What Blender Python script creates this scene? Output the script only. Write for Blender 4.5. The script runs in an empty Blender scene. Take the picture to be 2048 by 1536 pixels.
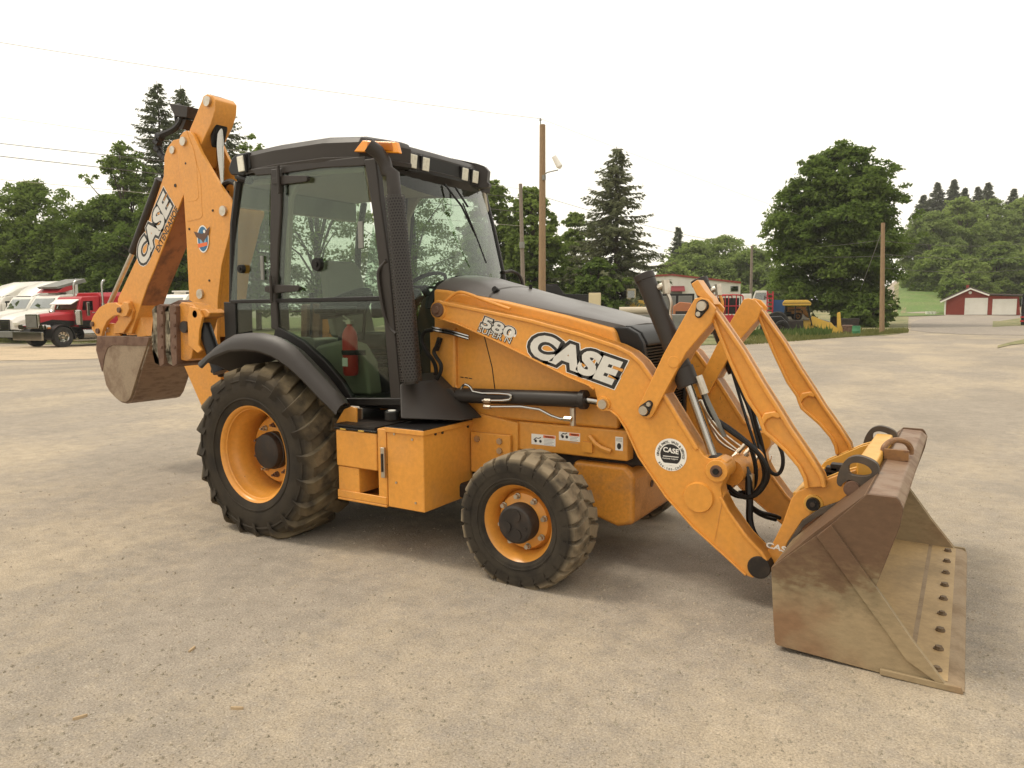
import bpy, bmesh, math, random
from mathutils import Vector, Matrix
random.seed(7)
R = math.radians
SC = bpy.context.scene
COL = SC.collection

# ------------------------------------------------------------------ camera, sky, sun, exposure
CAMP = (4.36416, -4.5902, 1.64912); YAW, PITCH, ROLL, FPX = -0.55349, -0.10512, -0.00640, 1479.455
cy_, sy_, cp_, sp_ = math.cos(YAW), math.sin(YAW), math.cos(PITCH), math.sin(PITCH)
D = Vector((sy_*cp_, cy_*cp_, sp_)); r0 = Vector((cy_, -sy_, 0)); u0 = r0.cross(D)
RT = math.cos(ROLL)*r0 + math.sin(ROLL)*u0; UP = -math.sin(ROLL)*r0 + math.cos(ROLL)*u0
cam = bpy.data.cameras.new('camera'); cam.sensor_width = 36; cam.lens = FPX/2048*36; cam.clip_end = 2000; cam.clip_start = .05
camo = bpy.data.objects.new('camera', cam); COL.objects.link(camo); SC.camera = camo
camo.matrix_world = Matrix(((RT.x, UP.x, -D.x, CAMP[0]), (RT.y, UP.y, -D.y, CAMP[1]), (RT.z, UP.z, -D.z, CAMP[2]), (0, 0, 0, 1)))
SUN_EL, SUN_AZ = R(56), R(250)          # azimuth from +Y clockwise
world = bpy.data.worlds.new('World'); SC.world = world; world.use_nodes = True
nt = world.node_tree; nt.nodes.clear()
sky = nt.nodes.new('ShaderNodeTexSky'); sky.sky_type = 'NISHITA'; sky.sun_disc = False
sky.sun_elevation = SUN_EL; sky.sun_rotation = SUN_AZ; sky.dust_density = 4
sc_ = nt.nodes.new('ShaderNodeVectorMath'); sc_.operation = 'SCALE'; sc_.inputs[3].default_value = .10
mx_ = nt.nodes.new('ShaderNodeMix'); mx_.data_type = 'RGBA'; mx_.inputs[0].default_value = .88     # cloud cover over the sky
wtc = nt.nodes.new('ShaderNodeTexCoord'); wsx = nt.nodes.new('ShaderNodeSeparateXYZ'); wmr = nt.nodes.new('ShaderNodeMapRange'); wmr.inputs[1].default_value = 0; wmr.inputs[2].default_value = .45; wmr.interpolation_type = 'SMOOTHSTEP'
wcl = nt.nodes.new('ShaderNodeMix'); wcl.data_type = 'RGBA'; wcl.inputs[6].default_value = (1.20, 1.13, .96, 1); wcl.inputs[7].default_value = (1.22, 1.16, 1.04, 1)     # cloud deck, creamier toward the horizon
nt.links.new(wtc.outputs['Generated'], wsx.inputs[0]); nt.links.new(wsx.outputs[2], wmr.inputs[0]); nt.links.new(wmr.outputs[0], wcl.inputs[0]); nt.links.new(wcl.outputs[2], mx_.inputs[7])
bg = nt.nodes.new('ShaderNodeBackground'); wo = nt.nodes.new('ShaderNodeOutputWorld')
nt.links.new(sky.outputs[0], sc_.inputs[0]); nt.links.new(sc_.outputs[0], mx_.inputs[6]); nt.links.new(mx_.outputs[2], bg.inputs[0]); nt.links.new(bg.outputs[0], wo.inputs[0])
bg.inputs[1].default_value = 1.0
sl = bpy.data.lights.new('sun', 'SUN'); sl.energy = 1.5; sl.angle = R(14); sl.color = (1, .92, .78)
so = bpy.data.objects.new('sun', sl); COL.objects.link(so)
sd = Vector((math.sin(SUN_AZ)*math.cos(SUN_EL), math.cos(SUN_AZ)*math.cos(SUN_EL), math.sin(SUN_EL)))
so.rotation_euler = (-sd).to_track_quat('-Z', 'Y').to_euler(); so.location = sd*40
vs = SC.view_settings; vs.view_transform = 'Standard'; vs.look = 'None'; vs.exposure = .34; vs.gamma = 1; vs.use_curve_mapping = False
SC.render.engine = 'CYCLES'; SC.cycles.max_bounces = 6; SC.cycles.transparent_max_bounces = 16
SC.cycles.diffuse_bounces = 3; SC.cycles.glossy_bounces = 3; SC.cycles.use_denoising = True

# ------------------------------------------------------------------ measuring helpers
CP = Vector(CAMP)
def ray(px, py): return D + RT*((px-1024)/FPX) - UP*((py-768)/FPX)
def onY(px, py, Y):
    v = ray(px, py); t = (Y-CP.y)/v.y; return CP + v*t
def onX(px, py, X):
    v = ray(px, py); t = (X-CP.x)/v.x; return CP + v*t
def q(px, py, Y):
    p = onY(px, py, Y); return (p.x, p.z)
def qs(pts, Y): return [q(a, b, Y) for a, b in pts]
def pd(px, py, depth): return CP + ray(px, py)*depth
def sstep(a, b, x):
    t = min(1, max(0, (x-a)/(b-a))); return t*t*(3-2*t)
def terrain(x, y):
    v = Vector((x-CP.x, y-CP.y, 0)); dep = v.dot(Vector((D.x, D.y, 0)).normalized()); lat = v.dot(r0)
    z = -.42*sstep(14, 36, dep)*sstep(6, -12, lat)
    hill = sstep(.16, .34, lat/max(dep, 1)) if dep > 30 else 0
    z += hill*sstep(62, 100, dep)*.55
    hw = sstep(.40, .60, lat/max(dep, 1)) if dep > 40 else 0
    z += hw*sstep(108, 175, dep)*7.5 + (1-sstep(.575, .60, lat/max(dep, 1)))*sstep(.49, .53, lat/max(dep, 1))*sstep(88, 116, dep)*2.6
    return z
def gp(px, py):
    v = ray(px, py)
    if v.z > -.004: return CP + v*200
    lo, hi = 1.5, 400.0; t = CP.z/-v.z
    f = lambda t: CP.z+v.z*t-terrain(CP.x+v.x*t, CP.y+v.y*t)
    if t < 13: return CP+v*t
    a = 10.0
    while a < 400 and f(a) > 0: a *= 1.06
    lo, hi = a/1.06, a
    for _ in range(22):
        m_ = (lo+hi)/2
        if f(m_) > 0: lo = m_
        else: hi = m_
    p = CP+v*hi; return Vector((p.x, p.y, terrain(p.x, p.y)))
def gdep(px, depth):
    p = pd(px, 700, depth); return Vector((p.x, p.y, terrain(p.x, p.y)))

# ------------------------------------------------------------------ mesh helpers
class MB:
    def __init__(s): s.v = []; s.f = []
    def add(s, v, f):
        n = len(s.v); s.v += [tuple(a) for a in v]; s.f += [tuple(n+i for i in a) for a in f]; return s
    def prism(s, pts, y0, y1):
        n = len(pts); a = sum(pts[i][0]*pts[(i+1) % n][1]-pts[(i+1) % n][0]*pts[i][1] for i in range(n))
        if a < 0: pts = pts[::-1]
        if y0 > y1: y0, y1 = y1, y0
        v = [(x, y0, z) for x, z in pts]+[(x, y1, z) for x, z in pts]
        f = [tuple(range(n)), tuple(range(2*n-1, n-1, -1))]
        f += [((i+1) % n, i, n+i, n+(i+1) % n) for i in range(n)]
        return s.add(v, f)
    def box(s, a, b, M=None):
        x0, y0, z0 = a; x1, y1, z1 = b
        v = [(x0, y0, z0), (x1, y0, z0), (x1, y1, z0), (x0, y1, z0), (x0, y0, z1), (x1, y0, z1), (x1, y1, z1), (x0, y1, z1)]
        if M: v = [M @ Vector(p) for p in v]
        return s.add(v, [(0, 3, 2, 1), (4, 5, 6, 7), (0, 1, 5, 4), (1, 2, 6, 5), (2, 3, 7, 6), (3, 0, 4, 7)])
    def cyl(s, p0, p1, r, r1=None, n=16, cap=True):
        p0, p1 = Vector(p0), Vector(p1); r1 = r if r1 is None else r1; d = (p1-p0).normalized()
        a = d.orthogonal().normalized(); b = d.cross(a); v = []
        for p, rr in ((p0, r), (p1, r1)):
            v += [p+(a*math.cos(2*math.pi*i/n)+b*math.sin(2*math.pi*i/n))*rr for i in range(n)]
        f = [(i, (i+1) % n, n+(i+1) % n, n+i) for i in range(n)]
        if cap: f += [tuple(range(n-1, -1, -1)), tuple(range(n, 2*n))]
        return s.add(v, f)
    def tube(s, path, r, n=8, smooth=0, cap=True):
        P = [Vector(p) for p in path]
        for _ in range(smooth):
            Q = [P[0]]
            for i in range(len(P)-1): Q += [P[i]*.75+P[i+1]*.25, P[i]*.25+P[i+1]*.75]
            P = Q+[P[-1]]
        v = []; f = []; a = None; m = len(P)
        for i, p in enumerate(P):
            d = (P[min(i+1, m-1)]-P[max(i-1, 0)]).normalized()
            a = d.orthogonal().normalized() if a is None else (a-d*a.dot(d)).normalized()
            b = d.cross(a); rr = r[min(i*len(r)//m, len(r)-1)] if isinstance(r, (list, tuple)) else r
            v += [p+(a*math.cos(2*math.pi*k/n)+b*math.sin(2*math.pi*k/n))*rr for k in range(n)]
        for i in range(m-1):
            for k in range(n): f.append((i*n+k, i*n+(k+1) % n, (i+1)*n+(k+1) % n, (i+1)*n+k))
        if cap: f += [tuple(range(n-1, -1, -1)), tuple(range((m-1)*n, m*n))]
        return s.add(v, f)
    def lathe(s, prof, c, n=48, axis='Y', closed=False):
        v = []; f = []; m = len(prof)
        for i in range(n):
            t = 2*math.pi*i/n
            for rr, h in prof:
                if axis == 'Y': v.append((c[0]+rr*math.cos(t), c[1]+h, c[2]+rr*math.sin(t)))
                else: v.append((c[0]+rr*math.cos(t), c[1]+rr*math.sin(t), c[2]+h))
        for i in range(n):
            j = (i+1) % n
            for k in range(m if closed else m-1): f.append((i*m+k, i*m+(k+1) % m, j*m+(k+1) % m, j*m+k))
        return s.add(v, f)
    def strip(s, pts, Y0, Y1, w):
        """bar that follows a polyline in the XZ plane, w thick to its right side"""
        P = [Vector((a, b)) for a, b in pts]; m = len(P); o = []
        for i in range(m):
            d = (P[min(i+1, m-1)]-P[max(i-1, 0)]).normalized(); o.append(P[i]+Vector((d.y, -d.x))*w)
        poly = [tuple(p) for p in P]+[tuple(p) for p in o[::-1]]
        v = []; f = []
        for i in range(m):
            v += [(P[i].x, Y0, P[i].y), (P[i].x, Y1, P[i].y), (o[i].x, Y1, o[i].y), (o[i].x, Y0, o[i].y)]
        for i in range(m-1):
            for k in range(4): f.append((i*4+k, i*4+(k+1) % 4, (i+1)*4+(k+1) % 4, (i+1)*4+k))
        f += [(3, 2, 1, 0), tuple((m-1)*4+k for k in range(4))]
        return s.add(v, f)
    def loft(s, rings, cap=True, closed=True):
        n = len(rings[0]); v = [p for r_ in rings for p in r_]; f = []
        for i in range(len(rings)-1):
            for k in range(n if closed else n-1): f.append((i*n+k, i*n+(k+1) % n, (i+1)*n+(k+1) % n, (i+1)*n+k))
        if cap: f += [tuple(range(n-1, -1, -1)), tuple(range((len(rings)-1)*n, len(rings)*n))]
        return s.add(v, f)
    def build(s, name, m, parent=None, bevel=0, ang=35, origin=None, recalc=True, seg=2):
        me = bpy.data.meshes.new(name); v = s.v
        if origin is not None: v = [(a[0]-origin[0], a[1]-origin[1], a[2]-origin[2]) for a in v]
        me.from_pydata(v, [], s.f); me.validate()
        if recalc:
            b = bmesh.new(); b.from_mesh(me); bmesh.ops.recalc_face_normals(b, faces=b.faces); b.to_mesh(me); b.free()
        for mm in (m if isinstance(m, (list, tuple)) else [m]): me.materials.append(mm)
        if ang:
            me.shade_smooth(); me.set_sharp_from_angle(angle=R(ang))
        return link(name, me, parent, origin, bevel, seg)
def link(name, me, parent=None, loc=None, bevel=0, seg=2):
    o = bpy.data.objects.new(name, me); COL.objects.link(o)
    if loc is not None: o.location = loc
    if parent:
        o.parent = parent; o.matrix_parent_inverse = wm(parent).inverted()
    if bevel:
        b = o.modifiers.new('edge', 'BEVEL'); b.width = bevel; b.segments = seg; b.limit_method = 'ANGLE'; b.angle_limit = R(38); b.harden_normals = True
    return o
def wm(o):
    M = o.matrix_basis.copy()
    if o.parent: M = wm(o.parent) @ o.matrix_parent_inverse @ M
    return M
def tag(o, label=None, cat=None, group=None, kind=None):
    for k, v in (('label', label), ('category', cat), ('group', group), ('kind', kind)):
        if v: o[k] = v
    return o
def empty(name, loc, label=None, cat=None, group=None, rz=0):
    o = bpy.data.objects.new(name, None); COL.objects.link(o); o.location = loc; o.rotation_euler = (0, 0, rz); o.empty_display_size = .2
    return tag(o, label, cat, group)
def copy_tree(o, parent=None):
    c = o.copy(); COL.objects.link(c)
    if parent: c.parent = parent; c.matrix_parent_inverse = o.matrix_parent_inverse.copy()
    for ch in o.children: copy_tree(ch, c)
    return c

# ------------------------------------------------------------------ materials
MATS = {}
def mat(name, col, rough=.5, metal=0, spec=.5, var=.0, vcol=None, vscale=3, vdet=5, bump=0, bscale=60, vlo=.45, vhi=.7, coat=0, fine=0, stretch=None, chips=0, chipcol=(.13, .065, .035)):
    if name in MATS: return MATS[name]
    m = bpy.data.materials.new(name); m.use_nodes = True; t = m.node_tree; N = t.nodes; L = t.links
    b = N['Principled BSDF']; b.inputs['Base Color'].default_value = (*col, 1); b.inputs['Roughness'].default_value = rough
    b.inputs['Metallic'].default_value = metal; b.inputs['Specular IOR Level'].default_value = spec
    if coat: b.inputs['Coat Weight'].default_value = coat; b.inputs['Coat Roughness'].default_value = .12
    tc = N.new('ShaderNodeTexCoord'); src = tc.outputs['Object']
    if stretch:
        mp = N.new('ShaderNodeMapping'); mp.inputs['Scale'].default_value = stretch; L.new(src, mp.inputs[0]); src = mp.outputs[0]
    if var:
        n = N.new('ShaderNodeTexNoise'); n.inputs['Scale'].default_value = vscale; n.inputs['Detail'].default_value = vdet; n.inputs['Roughness'].default_value = .62
        L.new(src, n.inputs['Vector'])
        mr = N.new('ShaderNodeMapRange'); mr.inputs[1].default_value = vlo; mr.inputs[2].default_value = vhi; mr.inputs[4].default_value = var
        L.new(n.outputs[0], mr.inputs[0])
        x = N.new('ShaderNodeMix'); x.data_type = 'RGBA'; x.inputs[6].default_value = (*col, 1); x.inputs[7].default_value = (*(vcol or col), 1)
        L.new(mr.outputs[0], x.inputs[0]); out = x.outputs[2]
        if fine:
            n2 = N.new('ShaderNodeTexNoise'); n2.inputs['Scale'].default_value = vscale*14; n2.inputs['Detail'].default_value = 4; L.new(src, n2.inputs['Vector'])
            m2 = N.new('ShaderNodeMapRange'); m2.inputs[1].default_value = .3; m2.inputs[2].default_value = .7; m2.inputs[3].default_value = 1-fine; m2.inputs[4].default_value = 1+fine
            L.new(n2.outputs[0], m2.inputs[0])
            vm = N.new('ShaderNodeVectorMath'); vm.operation = 'SCALE'; L.new(out, vm.inputs[0]); L.new(m2.outputs[0], vm.inputs[3]); out = vm.outputs[0]
        if chips:
            nc = N.new('ShaderNodeTexNoise'); nc.inputs['Scale'].default_value = 38; nc.inputs['Detail'].default_value = 6; nc.inputs['Roughness'].default_value = .7; L.new(src, nc.inputs['Vector'])
            n5 = N.new('ShaderNodeTexNoise'); n5.inputs['Scale'].default_value = 1.6; n5.inputs['Detail'].default_value = 3; L.new(src, n5.inputs['Vector'])
            a5 = N.new('ShaderNodeMath'); a5.operation = 'MULTIPLY_ADD'; a5.inputs[1].default_value = .35; L.new(n5.outputs[0], a5.inputs[0]); L.new(nc.outputs[0], a5.inputs[2])
            mc = N.new('ShaderNodeMapRange'); mc.inputs[1].default_value = .865; mc.inputs[2].default_value = .90; mc.inputs[4].default_value = chips; L.new(a5.outputs[0], mc.inputs[0])
            xc = N.new('ShaderNodeMix'); xc.data_type = 'RGBA'; xc.inputs[7].default_value = (*chipcol, 1); L.new(mc.outputs[0], xc.inputs[0]); L.new(out, xc.inputs[6]); out = xc.outputs[2]
        L.new(out, b.inputs['Base Color'])
        rr = N.new('ShaderNodeMapRange'); rr.inputs[3].default_value = rough; rr.inputs[4].default_value = min(1, rough+.3); L.new(mr.outputs[0], rr.inputs[0]); L.new(rr.outputs[0], b.inputs['Roughness'])
    if bump:
        n3 = N.new('ShaderNodeTexNoise'); n3.inputs['Scale'].default_value = bscale; n3.inputs['Detail'].default_value = 3; L.new(src, n3.inputs['Vector'])
        bp = N.new('ShaderNodeBump'); bp.inputs['Strength'].default_value = bump; bp.inputs['Distance'].default_value = .01
        L.new(n3.outputs[0], bp.inputs['Height']); L.new(bp.outputs[0], b.inputs['Normal'])
    MATS[name] = m; return m
ORANGE = mat('orange_paint', (.66, .285, .045), .32, var=.5, vcol=(.47, .235, .085), vscale=2.6, vlo=.5, vhi=.8, fine=.07, vdet=9, chips=.8)
ORANGE_B = mat('orange_paint_worn', (.58, .24, .035), .40, var=.8, vcol=(.33, .16, .06), vscale=5, vlo=.52, vhi=.72, fine=.12, chips=.9)
GOLD = mat('gold_paint', (.68, .36, .06), .33, var=.3, vcol=(.45, .25, .08), vscale=8)
PLASTIC = mat('charcoal_plastic', (.030, .024, .020), .42, spec=.32, var=.3, vcol=(.05, .042, .035), vscale=4, bump=.05, bscale=300)
PLASTIC_D = mat('dark_plastic', (.010, .0085, .0075), .42, spec=.3)
HOODM = mat('hood_paint', (.085, .073, .064), .30, var=.25, vcol=(.11, .095, .083), vscale=3)
BLACK = mat('black_rubber_hose', (.010, .0085, .0075), .5, spec=.3)
DARKM = mat('dark_metal', (.024, .019, .016), .5, spec=.3, var=.4, vcol=(.09, .06, .04), vscale=12)
STEEL = mat('zinc_steel', (.55, .5, .42), .32, metal=1, var=.4, vcol=(.35, .27, .18), vscale=20)
CHROME = mat('chrome_rod', (.42, .40, .37), .14, metal=1)
RUST = mat('rusty_steel', (.14, .075, .045), .62, var=.9, vcol=(.07, .03, .018), vscale=9, bump=.2, bscale=80)
WHITE = mat('white_paint', (.78, .75, .68), .3, var=.3, vcol=(.6, .55, .47), vscale=1.5)
REDP = mat('red_paint', (.42, .02, .03), .28, var=.25, vcol=(.3, .02, .03), vscale=2)
RED2 = mat('red_enamel', (.5, .035, .025), .35)
BLACKP = mat('black_paint', (.010, .009, .009), .35, spec=.3)
GREYP = mat('grey_paint', (.2, .2, .18), .6, var=.4, vcol=(.13, .12, .1), vscale=3)
TYREM = mat('truck_tyre', (.02, .018, .016), .8)
INTER = mat('interior_beige', (.40, .36, .28), .8)
SEATB = mat('seat_back_grey', (.20, .185, .145), .7)
INTG = mat('interior_grey', (.25, .235, .165), .7, var=.4, vcol=(.19, .18, .13), vscale=3)
SEATM = mat('seat_vinyl', (.02, .019, .017), .6)
YELP = mat('yellow_paint', (.62, .38, .05), .4, var=.4, vcol=(.42, .27, .08), vscale=4)
WOODP = mat('pole_wood', (.26, .17, .09), .85, var=.7, vcol=(.16, .11, .07), vscale=6, stretch=(6, 6, .5), bump=.3, bscale=20)
WOODG = mat('grey_pole_wood', (.22, .18, .14), .9, var=.7, vcol=(.13, .105, .085), vscale=6, stretch=(6, 6, .5), bump=.3, bscale=20)
AMBER = mat('amber_lens', (.85, .30, .01), .2, coat=.6)
AMBER_D = mat('amber_lens_dark', (.45, .13, .01), .25)
LENS = mat('lamp_lens', (.75, .72, .6), .12, coat=.5, var=.5, vcol=(.4, .38, .3), vscale=40)
DEC_W = mat('decal_white', (.80, .77, .70), .4)
DEC_S = mat('decal_silver', (.56, .54, .49), .35, var=.5, vcol=(.72, .7, .64), vscale=5, vlo=.35, vhi=.6)
DEC_K = mat('decal_black', (.015, .013, .012), .4)
DEC_R = mat('decal_orange', (.75, .14, .03), .4)
DEC_B = mat('decal_blue', (.02, .13, .26), .4)
DEC_BR = mat('decal_brown', (.10, .045, .025), .5)
DEC_G = mat('decal_grey', (.38, .36, .33), .5)
def glass_mat(name, tint, refl=.06, dim=.0):
    m = bpy.data.materials.new(name); m.use_nodes = True; t = m.node_tree; N = t.nodes; L = t.links; N.clear()
    o = N.new('ShaderNodeOutputMaterial'); mx = N.new('ShaderNodeMixShader'); tr = N.new('ShaderNodeBsdfTransparent'); gl = N.new('ShaderNodeBsdfGlossy')
    tr.inputs[0].default_value = (*tint, 1); gl.inputs['Roughness'].default_value = .01; gl.inputs[0].default_value = (.95, .97, .95, 1)
    fr = N.new('ShaderNodeLayerWeight'); fr.inputs[0].default_value = .5
    pw = N.new('ShaderNodeMath'); pw.operation = 'POWER'; pw.inputs[1].default_value = 3.8; L.new(fr.outputs['Facing'], pw.inputs[0])
    ad = N.new('ShaderNodeMath'); ad.operation = 'MULTIPLY_ADD'; ad.inputs[1].default_value = .9; ad.inputs[2].default_value = refl; ad.use_clamp = True
    L.new(pw.outputs[0], ad.inputs[0])
    L.new(ad.outputs[0], mx.inputs[0]); L.new(tr.outputs[0], mx.inputs[1]); L.new(gl.outputs[0], mx.inputs[2]); L.new(mx.outputs[0], o.inputs[0])
    return m
GLASS = glass_mat('cab_glass', (.73, .80, .73), .04)
GLASS_D = glass_mat('truck_glass', (.25, .28, .26), .2)
def tyre_mat(name, r0_, r1_, dust, rub=(.022, .0185, .0155)):
    """black rubber with dust caked on the tread, from radius r0_ outward (local wheel coordinates)"""
    m = mat(name, rub, .78, spec=.16); t = m.node_tree; N = t.nodes; L = t.links; b = N['Principled BSDF']
    tc = N.new('ShaderNodeTexCoord'); sx = N.new('ShaderNodeSeparateXYZ'); L.new(tc.outputs['Object'], sx.inputs[0])
    cb = N.new('ShaderNodeCombineXYZ'); L.new(sx.outputs[0], cb.inputs[0]); L.new(sx.outputs[2], cb.inputs[2])
    ln = N.new('ShaderNodeVectorMath'); ln.operation = 'LENGTH'; L.new(cb.outputs[0], ln.inputs[0])
    no = N.new('ShaderNodeTexNoise'); no.inputs['Scale'].default_value = 9; no.inputs['Detail'].default_value = 6; L.new(tc.outputs['Object'], no.inputs['Vector'])
    mr = N.new('ShaderNodeMapRange'); mr.inputs[1].default_value = r0_; mr.inputs[2].default_value = r1_; L.new(ln.outputs['Value'], mr.inputs[0])
    m2 = N.new('ShaderNodeMapRange'); m2.inputs[1].default_value = .24; m2.inputs[2].default_value = .56; L.new(no.outputs[0], m2.inputs[0])
    ml = N.new('ShaderNodeMath'); ml.operation = 'MULTIPLY'; L.new(mr.outputs[0], ml.inputs[0]); L.new(m2.outputs[0], ml.inputs[1])
    ad = N.new('ShaderNodeMath'); ad.operation = 'MULTIPLY_ADD'; ad.inputs[1].default_value = .12; L.new(m2.outputs[0], ad.inputs[0]); L.new(ml.outputs[0], ad.inputs[2])
    x = N.new('ShaderNodeMix'); x.data_type = 'RGBA'; x.inputs[6].default_value = (*rub, 1); x.inputs[7].default_value = (*dust, 1)
    L.new(ad.outputs[0], x.inputs[0]); L.new(x.outputs[2], b.inputs['Base Color'])
    n3 = N.new('ShaderNodeTexNoise'); n3.inputs['Scale'].default_value = 70; L.new(tc.outputs['Object'], n3.inputs['Vector'])
    bp = N.new('ShaderNodeBump'); bp.inputs['Strength'].default_value = .25; bp.inputs['Distance'].default_value = .006; L.new(n3.outputs[0], bp.inputs['Height']); L.new(bp.outputs[0], b.inputs['Normal'])
    return m
TYRE_R = tyre_mat('rear_tyre_rubber', .56, .66, (.165, .125, .072))
TYRE_F = tyre_mat('front_tyre_rubber', .362, .396, (.24, .19, .125), (.017, .0145, .0125))
def bucket_mat(name, lo, hi, dusty):
    """worn bucket steel: brown, dust that settles low, rust scuffs"""
    m = mat(name, (.1, .07, .05), .68, spec=.3); t = m.node_tree; N = t.nodes; L = t.links; b = N['Principled BSDF']
    tc = N.new('ShaderNodeTexCoord'); sx = N.new('ShaderNodeSeparateXYZ'); L.new(tc.outputs['Object'], sx.inputs[0])
    n = N.new('ShaderNodeTexNoise'); n.inputs['Scale'].default_value = 3.6; n.inputs['Detail'].default_value = 9; n.inputs['Roughness'].default_value = .68; L.new(tc.outputs['Object'], n.inputs['Vector'])
    mp = N.new('ShaderNodeMapping'); mp.inputs['Scale'].default_value = (9, 9, 22); mp.inputs['Rotation'].default_value = (0, .9, 0); L.new(tc.outputs['Object'], mp.inputs[0])
    n2 = N.new('ShaderNodeTexNoise'); n2.inputs['Scale'].default_value = 2; n2.inputs['Detail'].default_value = 6; L.new(mp.outputs[0], n2.inputs['Vector'])
    mr = N.new('ShaderNodeMapRange'); mr.inputs[1].default_value = hi; mr.inputs[2].default_value = lo; mr.inputs[3].default_value = -.55; mr.inputs[4].default_value = .55; L.new(sx.outputs[2], mr.inputs[0])
    a = N.new('ShaderNodeMath'); a.operation = 'ADD'; L.new(n.outputs[0], a.inputs[0]); L.new(mr.outputs[0], a.inputs[1])
    a2 = N.new('ShaderNodeMath'); a2.operation = 'MULTIPLY_ADD'; a2.inputs[1].default_value = .5; L.new(n2.outputs[0], a2.inputs[0]); L.new(a.outputs[0], a2.inputs[2])
    m2 = N.new('ShaderNodeMapRange'); m2.inputs[1].default_value = .38; m2.inputs[2].default_value = .95; L.new(a2.outputs[0], m2.inputs[0])
    cr = N.new('ShaderNodeValToRGB'); e = cr.color_ramp.elements
    e[0].position = 0; e[0].color = (.118, .068, .038, 1); e[1].position = 1; e[1].color = (*dusty, 1)
    k = e.new(.3); k.color = (.152, .098, .053, 1); k = e.new(.52); k.color = (.21, .16, .092, 1)
    L.new(m2.outputs[0], cr.inputs[0])
    n4 = N.new('ShaderNodeTexNoise'); n4.inputs['Scale'].default_value = 1.7; n4.inputs['Detail'].default_value = 8; mp4 = N.new('ShaderNodeMapping'); mp4.inputs['Location'].default_value = (3, 5, 1); L.new(tc.outputs['Object'], mp4.inputs[0]); L.new(mp4.outputs[0], n4.inputs['Vector'])
    m4 = N.new('ShaderNodeMapRange'); m4.inputs[1].default_value = .53; m4.inputs[2].default_value = .66; m4.inputs[4].default_value = .6; L.new(n4.outputs[0], m4.inputs[0])
    x = N.new('ShaderNodeMix'); x.data_type = 'RGBA'; x.inputs[7].default_value = (.17, .065, .028, 1); L.new(m4.outputs[0], x.inputs[0]); L.new(cr.outputs[0], x.inputs[6])
    mp6 = N.new('ShaderNodeMapping'); mp6.inputs['Scale'].default_value = (6, 6, 13); mp6.inputs['Rotation'].default_value = (0, .75, 0); L.new(tc.outputs['Object'], mp6.inputs[0])
    n6 = N.new('ShaderNodeTexNoise'); n6.inputs['Scale'].default_value = 3; n6.inputs['Detail'].default_value = 9; n6.inputs['Roughness'].default_value = .7; L.new(mp6.outputs[0], n6.inputs['Vector'])
    m6 = N.new('ShaderNodeMapRange'); m6.inputs[1].default_value = .3; m6.inputs[2].default_value = .7; m6.inputs[3].default_value = .86; m6.inputs[4].default_value = 1.16; L.new(n6.outputs[0], m6.inputs[0])
    s6 = N.new('ShaderNodeVectorMath'); s6.operation = 'SCALE'; L.new(x.outputs[2], s6.inputs[0]); L.new(m6.outputs[0], s6.inputs[3]); L.new(s6.outputs[0], b.inputs['Base Color'])
    bp = N.new('ShaderNodeBump'); bp.inputs['Strength'].default_value = .12; bp.inputs['Distance'].default_value = .004; L.new(n2.outputs[0], bp.inputs['Height']); L.new(bp.outputs[0], b.inputs['Normal'])
    return m
BUCKET = bucket_mat('bucket_steel', 0, .62, (.30, .225, .13))
BUCKET_IN = mat('bucket_inside_dust', (.43, .29, .135), .6, var=.8, vcol=(.28, .20, .11), vscale=3, fine=.08)
BEAMM = mat('bucket_beam_steel', (.22, .14, .085), .45, spec=.35, var=.8, vcol=(.14, .07, .04), vscale=6, fine=.06)
DIGB = mat('digging_bucket_steel', (.27, .20, .13), .55, var=.9, vcol=(.15, .09, .055), vscale=4, fine=.1, bump=.1)

# ------------------------------------------------------------------ lettering
def text_mesh(s, offset=0.0, shear=0.0):
    cu = bpy.data.curves.new('lettering', 'FONT'); cu.body = s; cu.offset = offset; cu.shear = shear; cu.resolution_u = 4
    o = bpy.data.objects.new('lettering', cu); COL.objects.link(o)
    dg = bpy.context.evaluated_depsgraph_get(); me = bpy.data.meshes.new_from_object(o.evaluated_get(dg)); bpy.data.objects.remove(o); bpy.data.curves.remove(cu)
    return me
def letter_on(name, s, Y, bl, br, tl, m, parent, lift=.0015, offset=0.0, shear=0.0, ref=None, dirn=-1):
    """flat print on a plate that lies in a plane of constant Y; corners given as bottom left, bottom right, top left"""
    me = text_mesh(s, offset, shear); rf = ref or me
    xs = [v.co.x for v in rf.vertices]; ys = [v.co.y for v in rf.vertices]; x0, x1, y0, y1 = min(xs), max(xs), min(ys), max(ys)
    A = Vector((*q(*bl, Y),)); B = Vector((*q(*br, Y),)); C = Vector((*q(*tl, Y),))
    for v in me.vertices:
        u = (v.co.x-x0)/(x1-x0); w = (v.co.y-y0)/(y1-y0); p = A+(B-A)*u+(C-A)*w
        v.co = (p.x, Y+dirn*lift, p.y)
    me.materials.append(m); return link(name, me, parent)
def letter_at(name, s, O, U, V, m, parent, offset=0.0, lift=.002):
    """flat print on any plane: O corner, U along the line, V up"""
    me = text_mesh(s, offset); O, U, V = Vector(O), Vector(U), Vector(V); n = U.cross(V).normalized()
    xs = [v.co.x for v in me.vertices]; ys = [v.co.y for v in me.vertices]; x0, x1, y0, y1 = min(xs), max(xs), min(ys), max(ys)
    for v in me.vertices: v.co = O+U*((v.co.x-x0)/(x1-x0))+V*((v.co.y-y0)/(y1-y0))+n*lift
    me.materials.append(m); return link(name, me, parent)
def disc(c, r, Y, n=40, rz=None):
    b = MB(); rz = rz or r; x, z = c
    b.add([(x+r*math.cos(2*math.pi*i/n), Y, z+rz*math.sin(2*math.pi*i/n)) for i in range(n)], [tuple(range(n))]); return b
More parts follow.
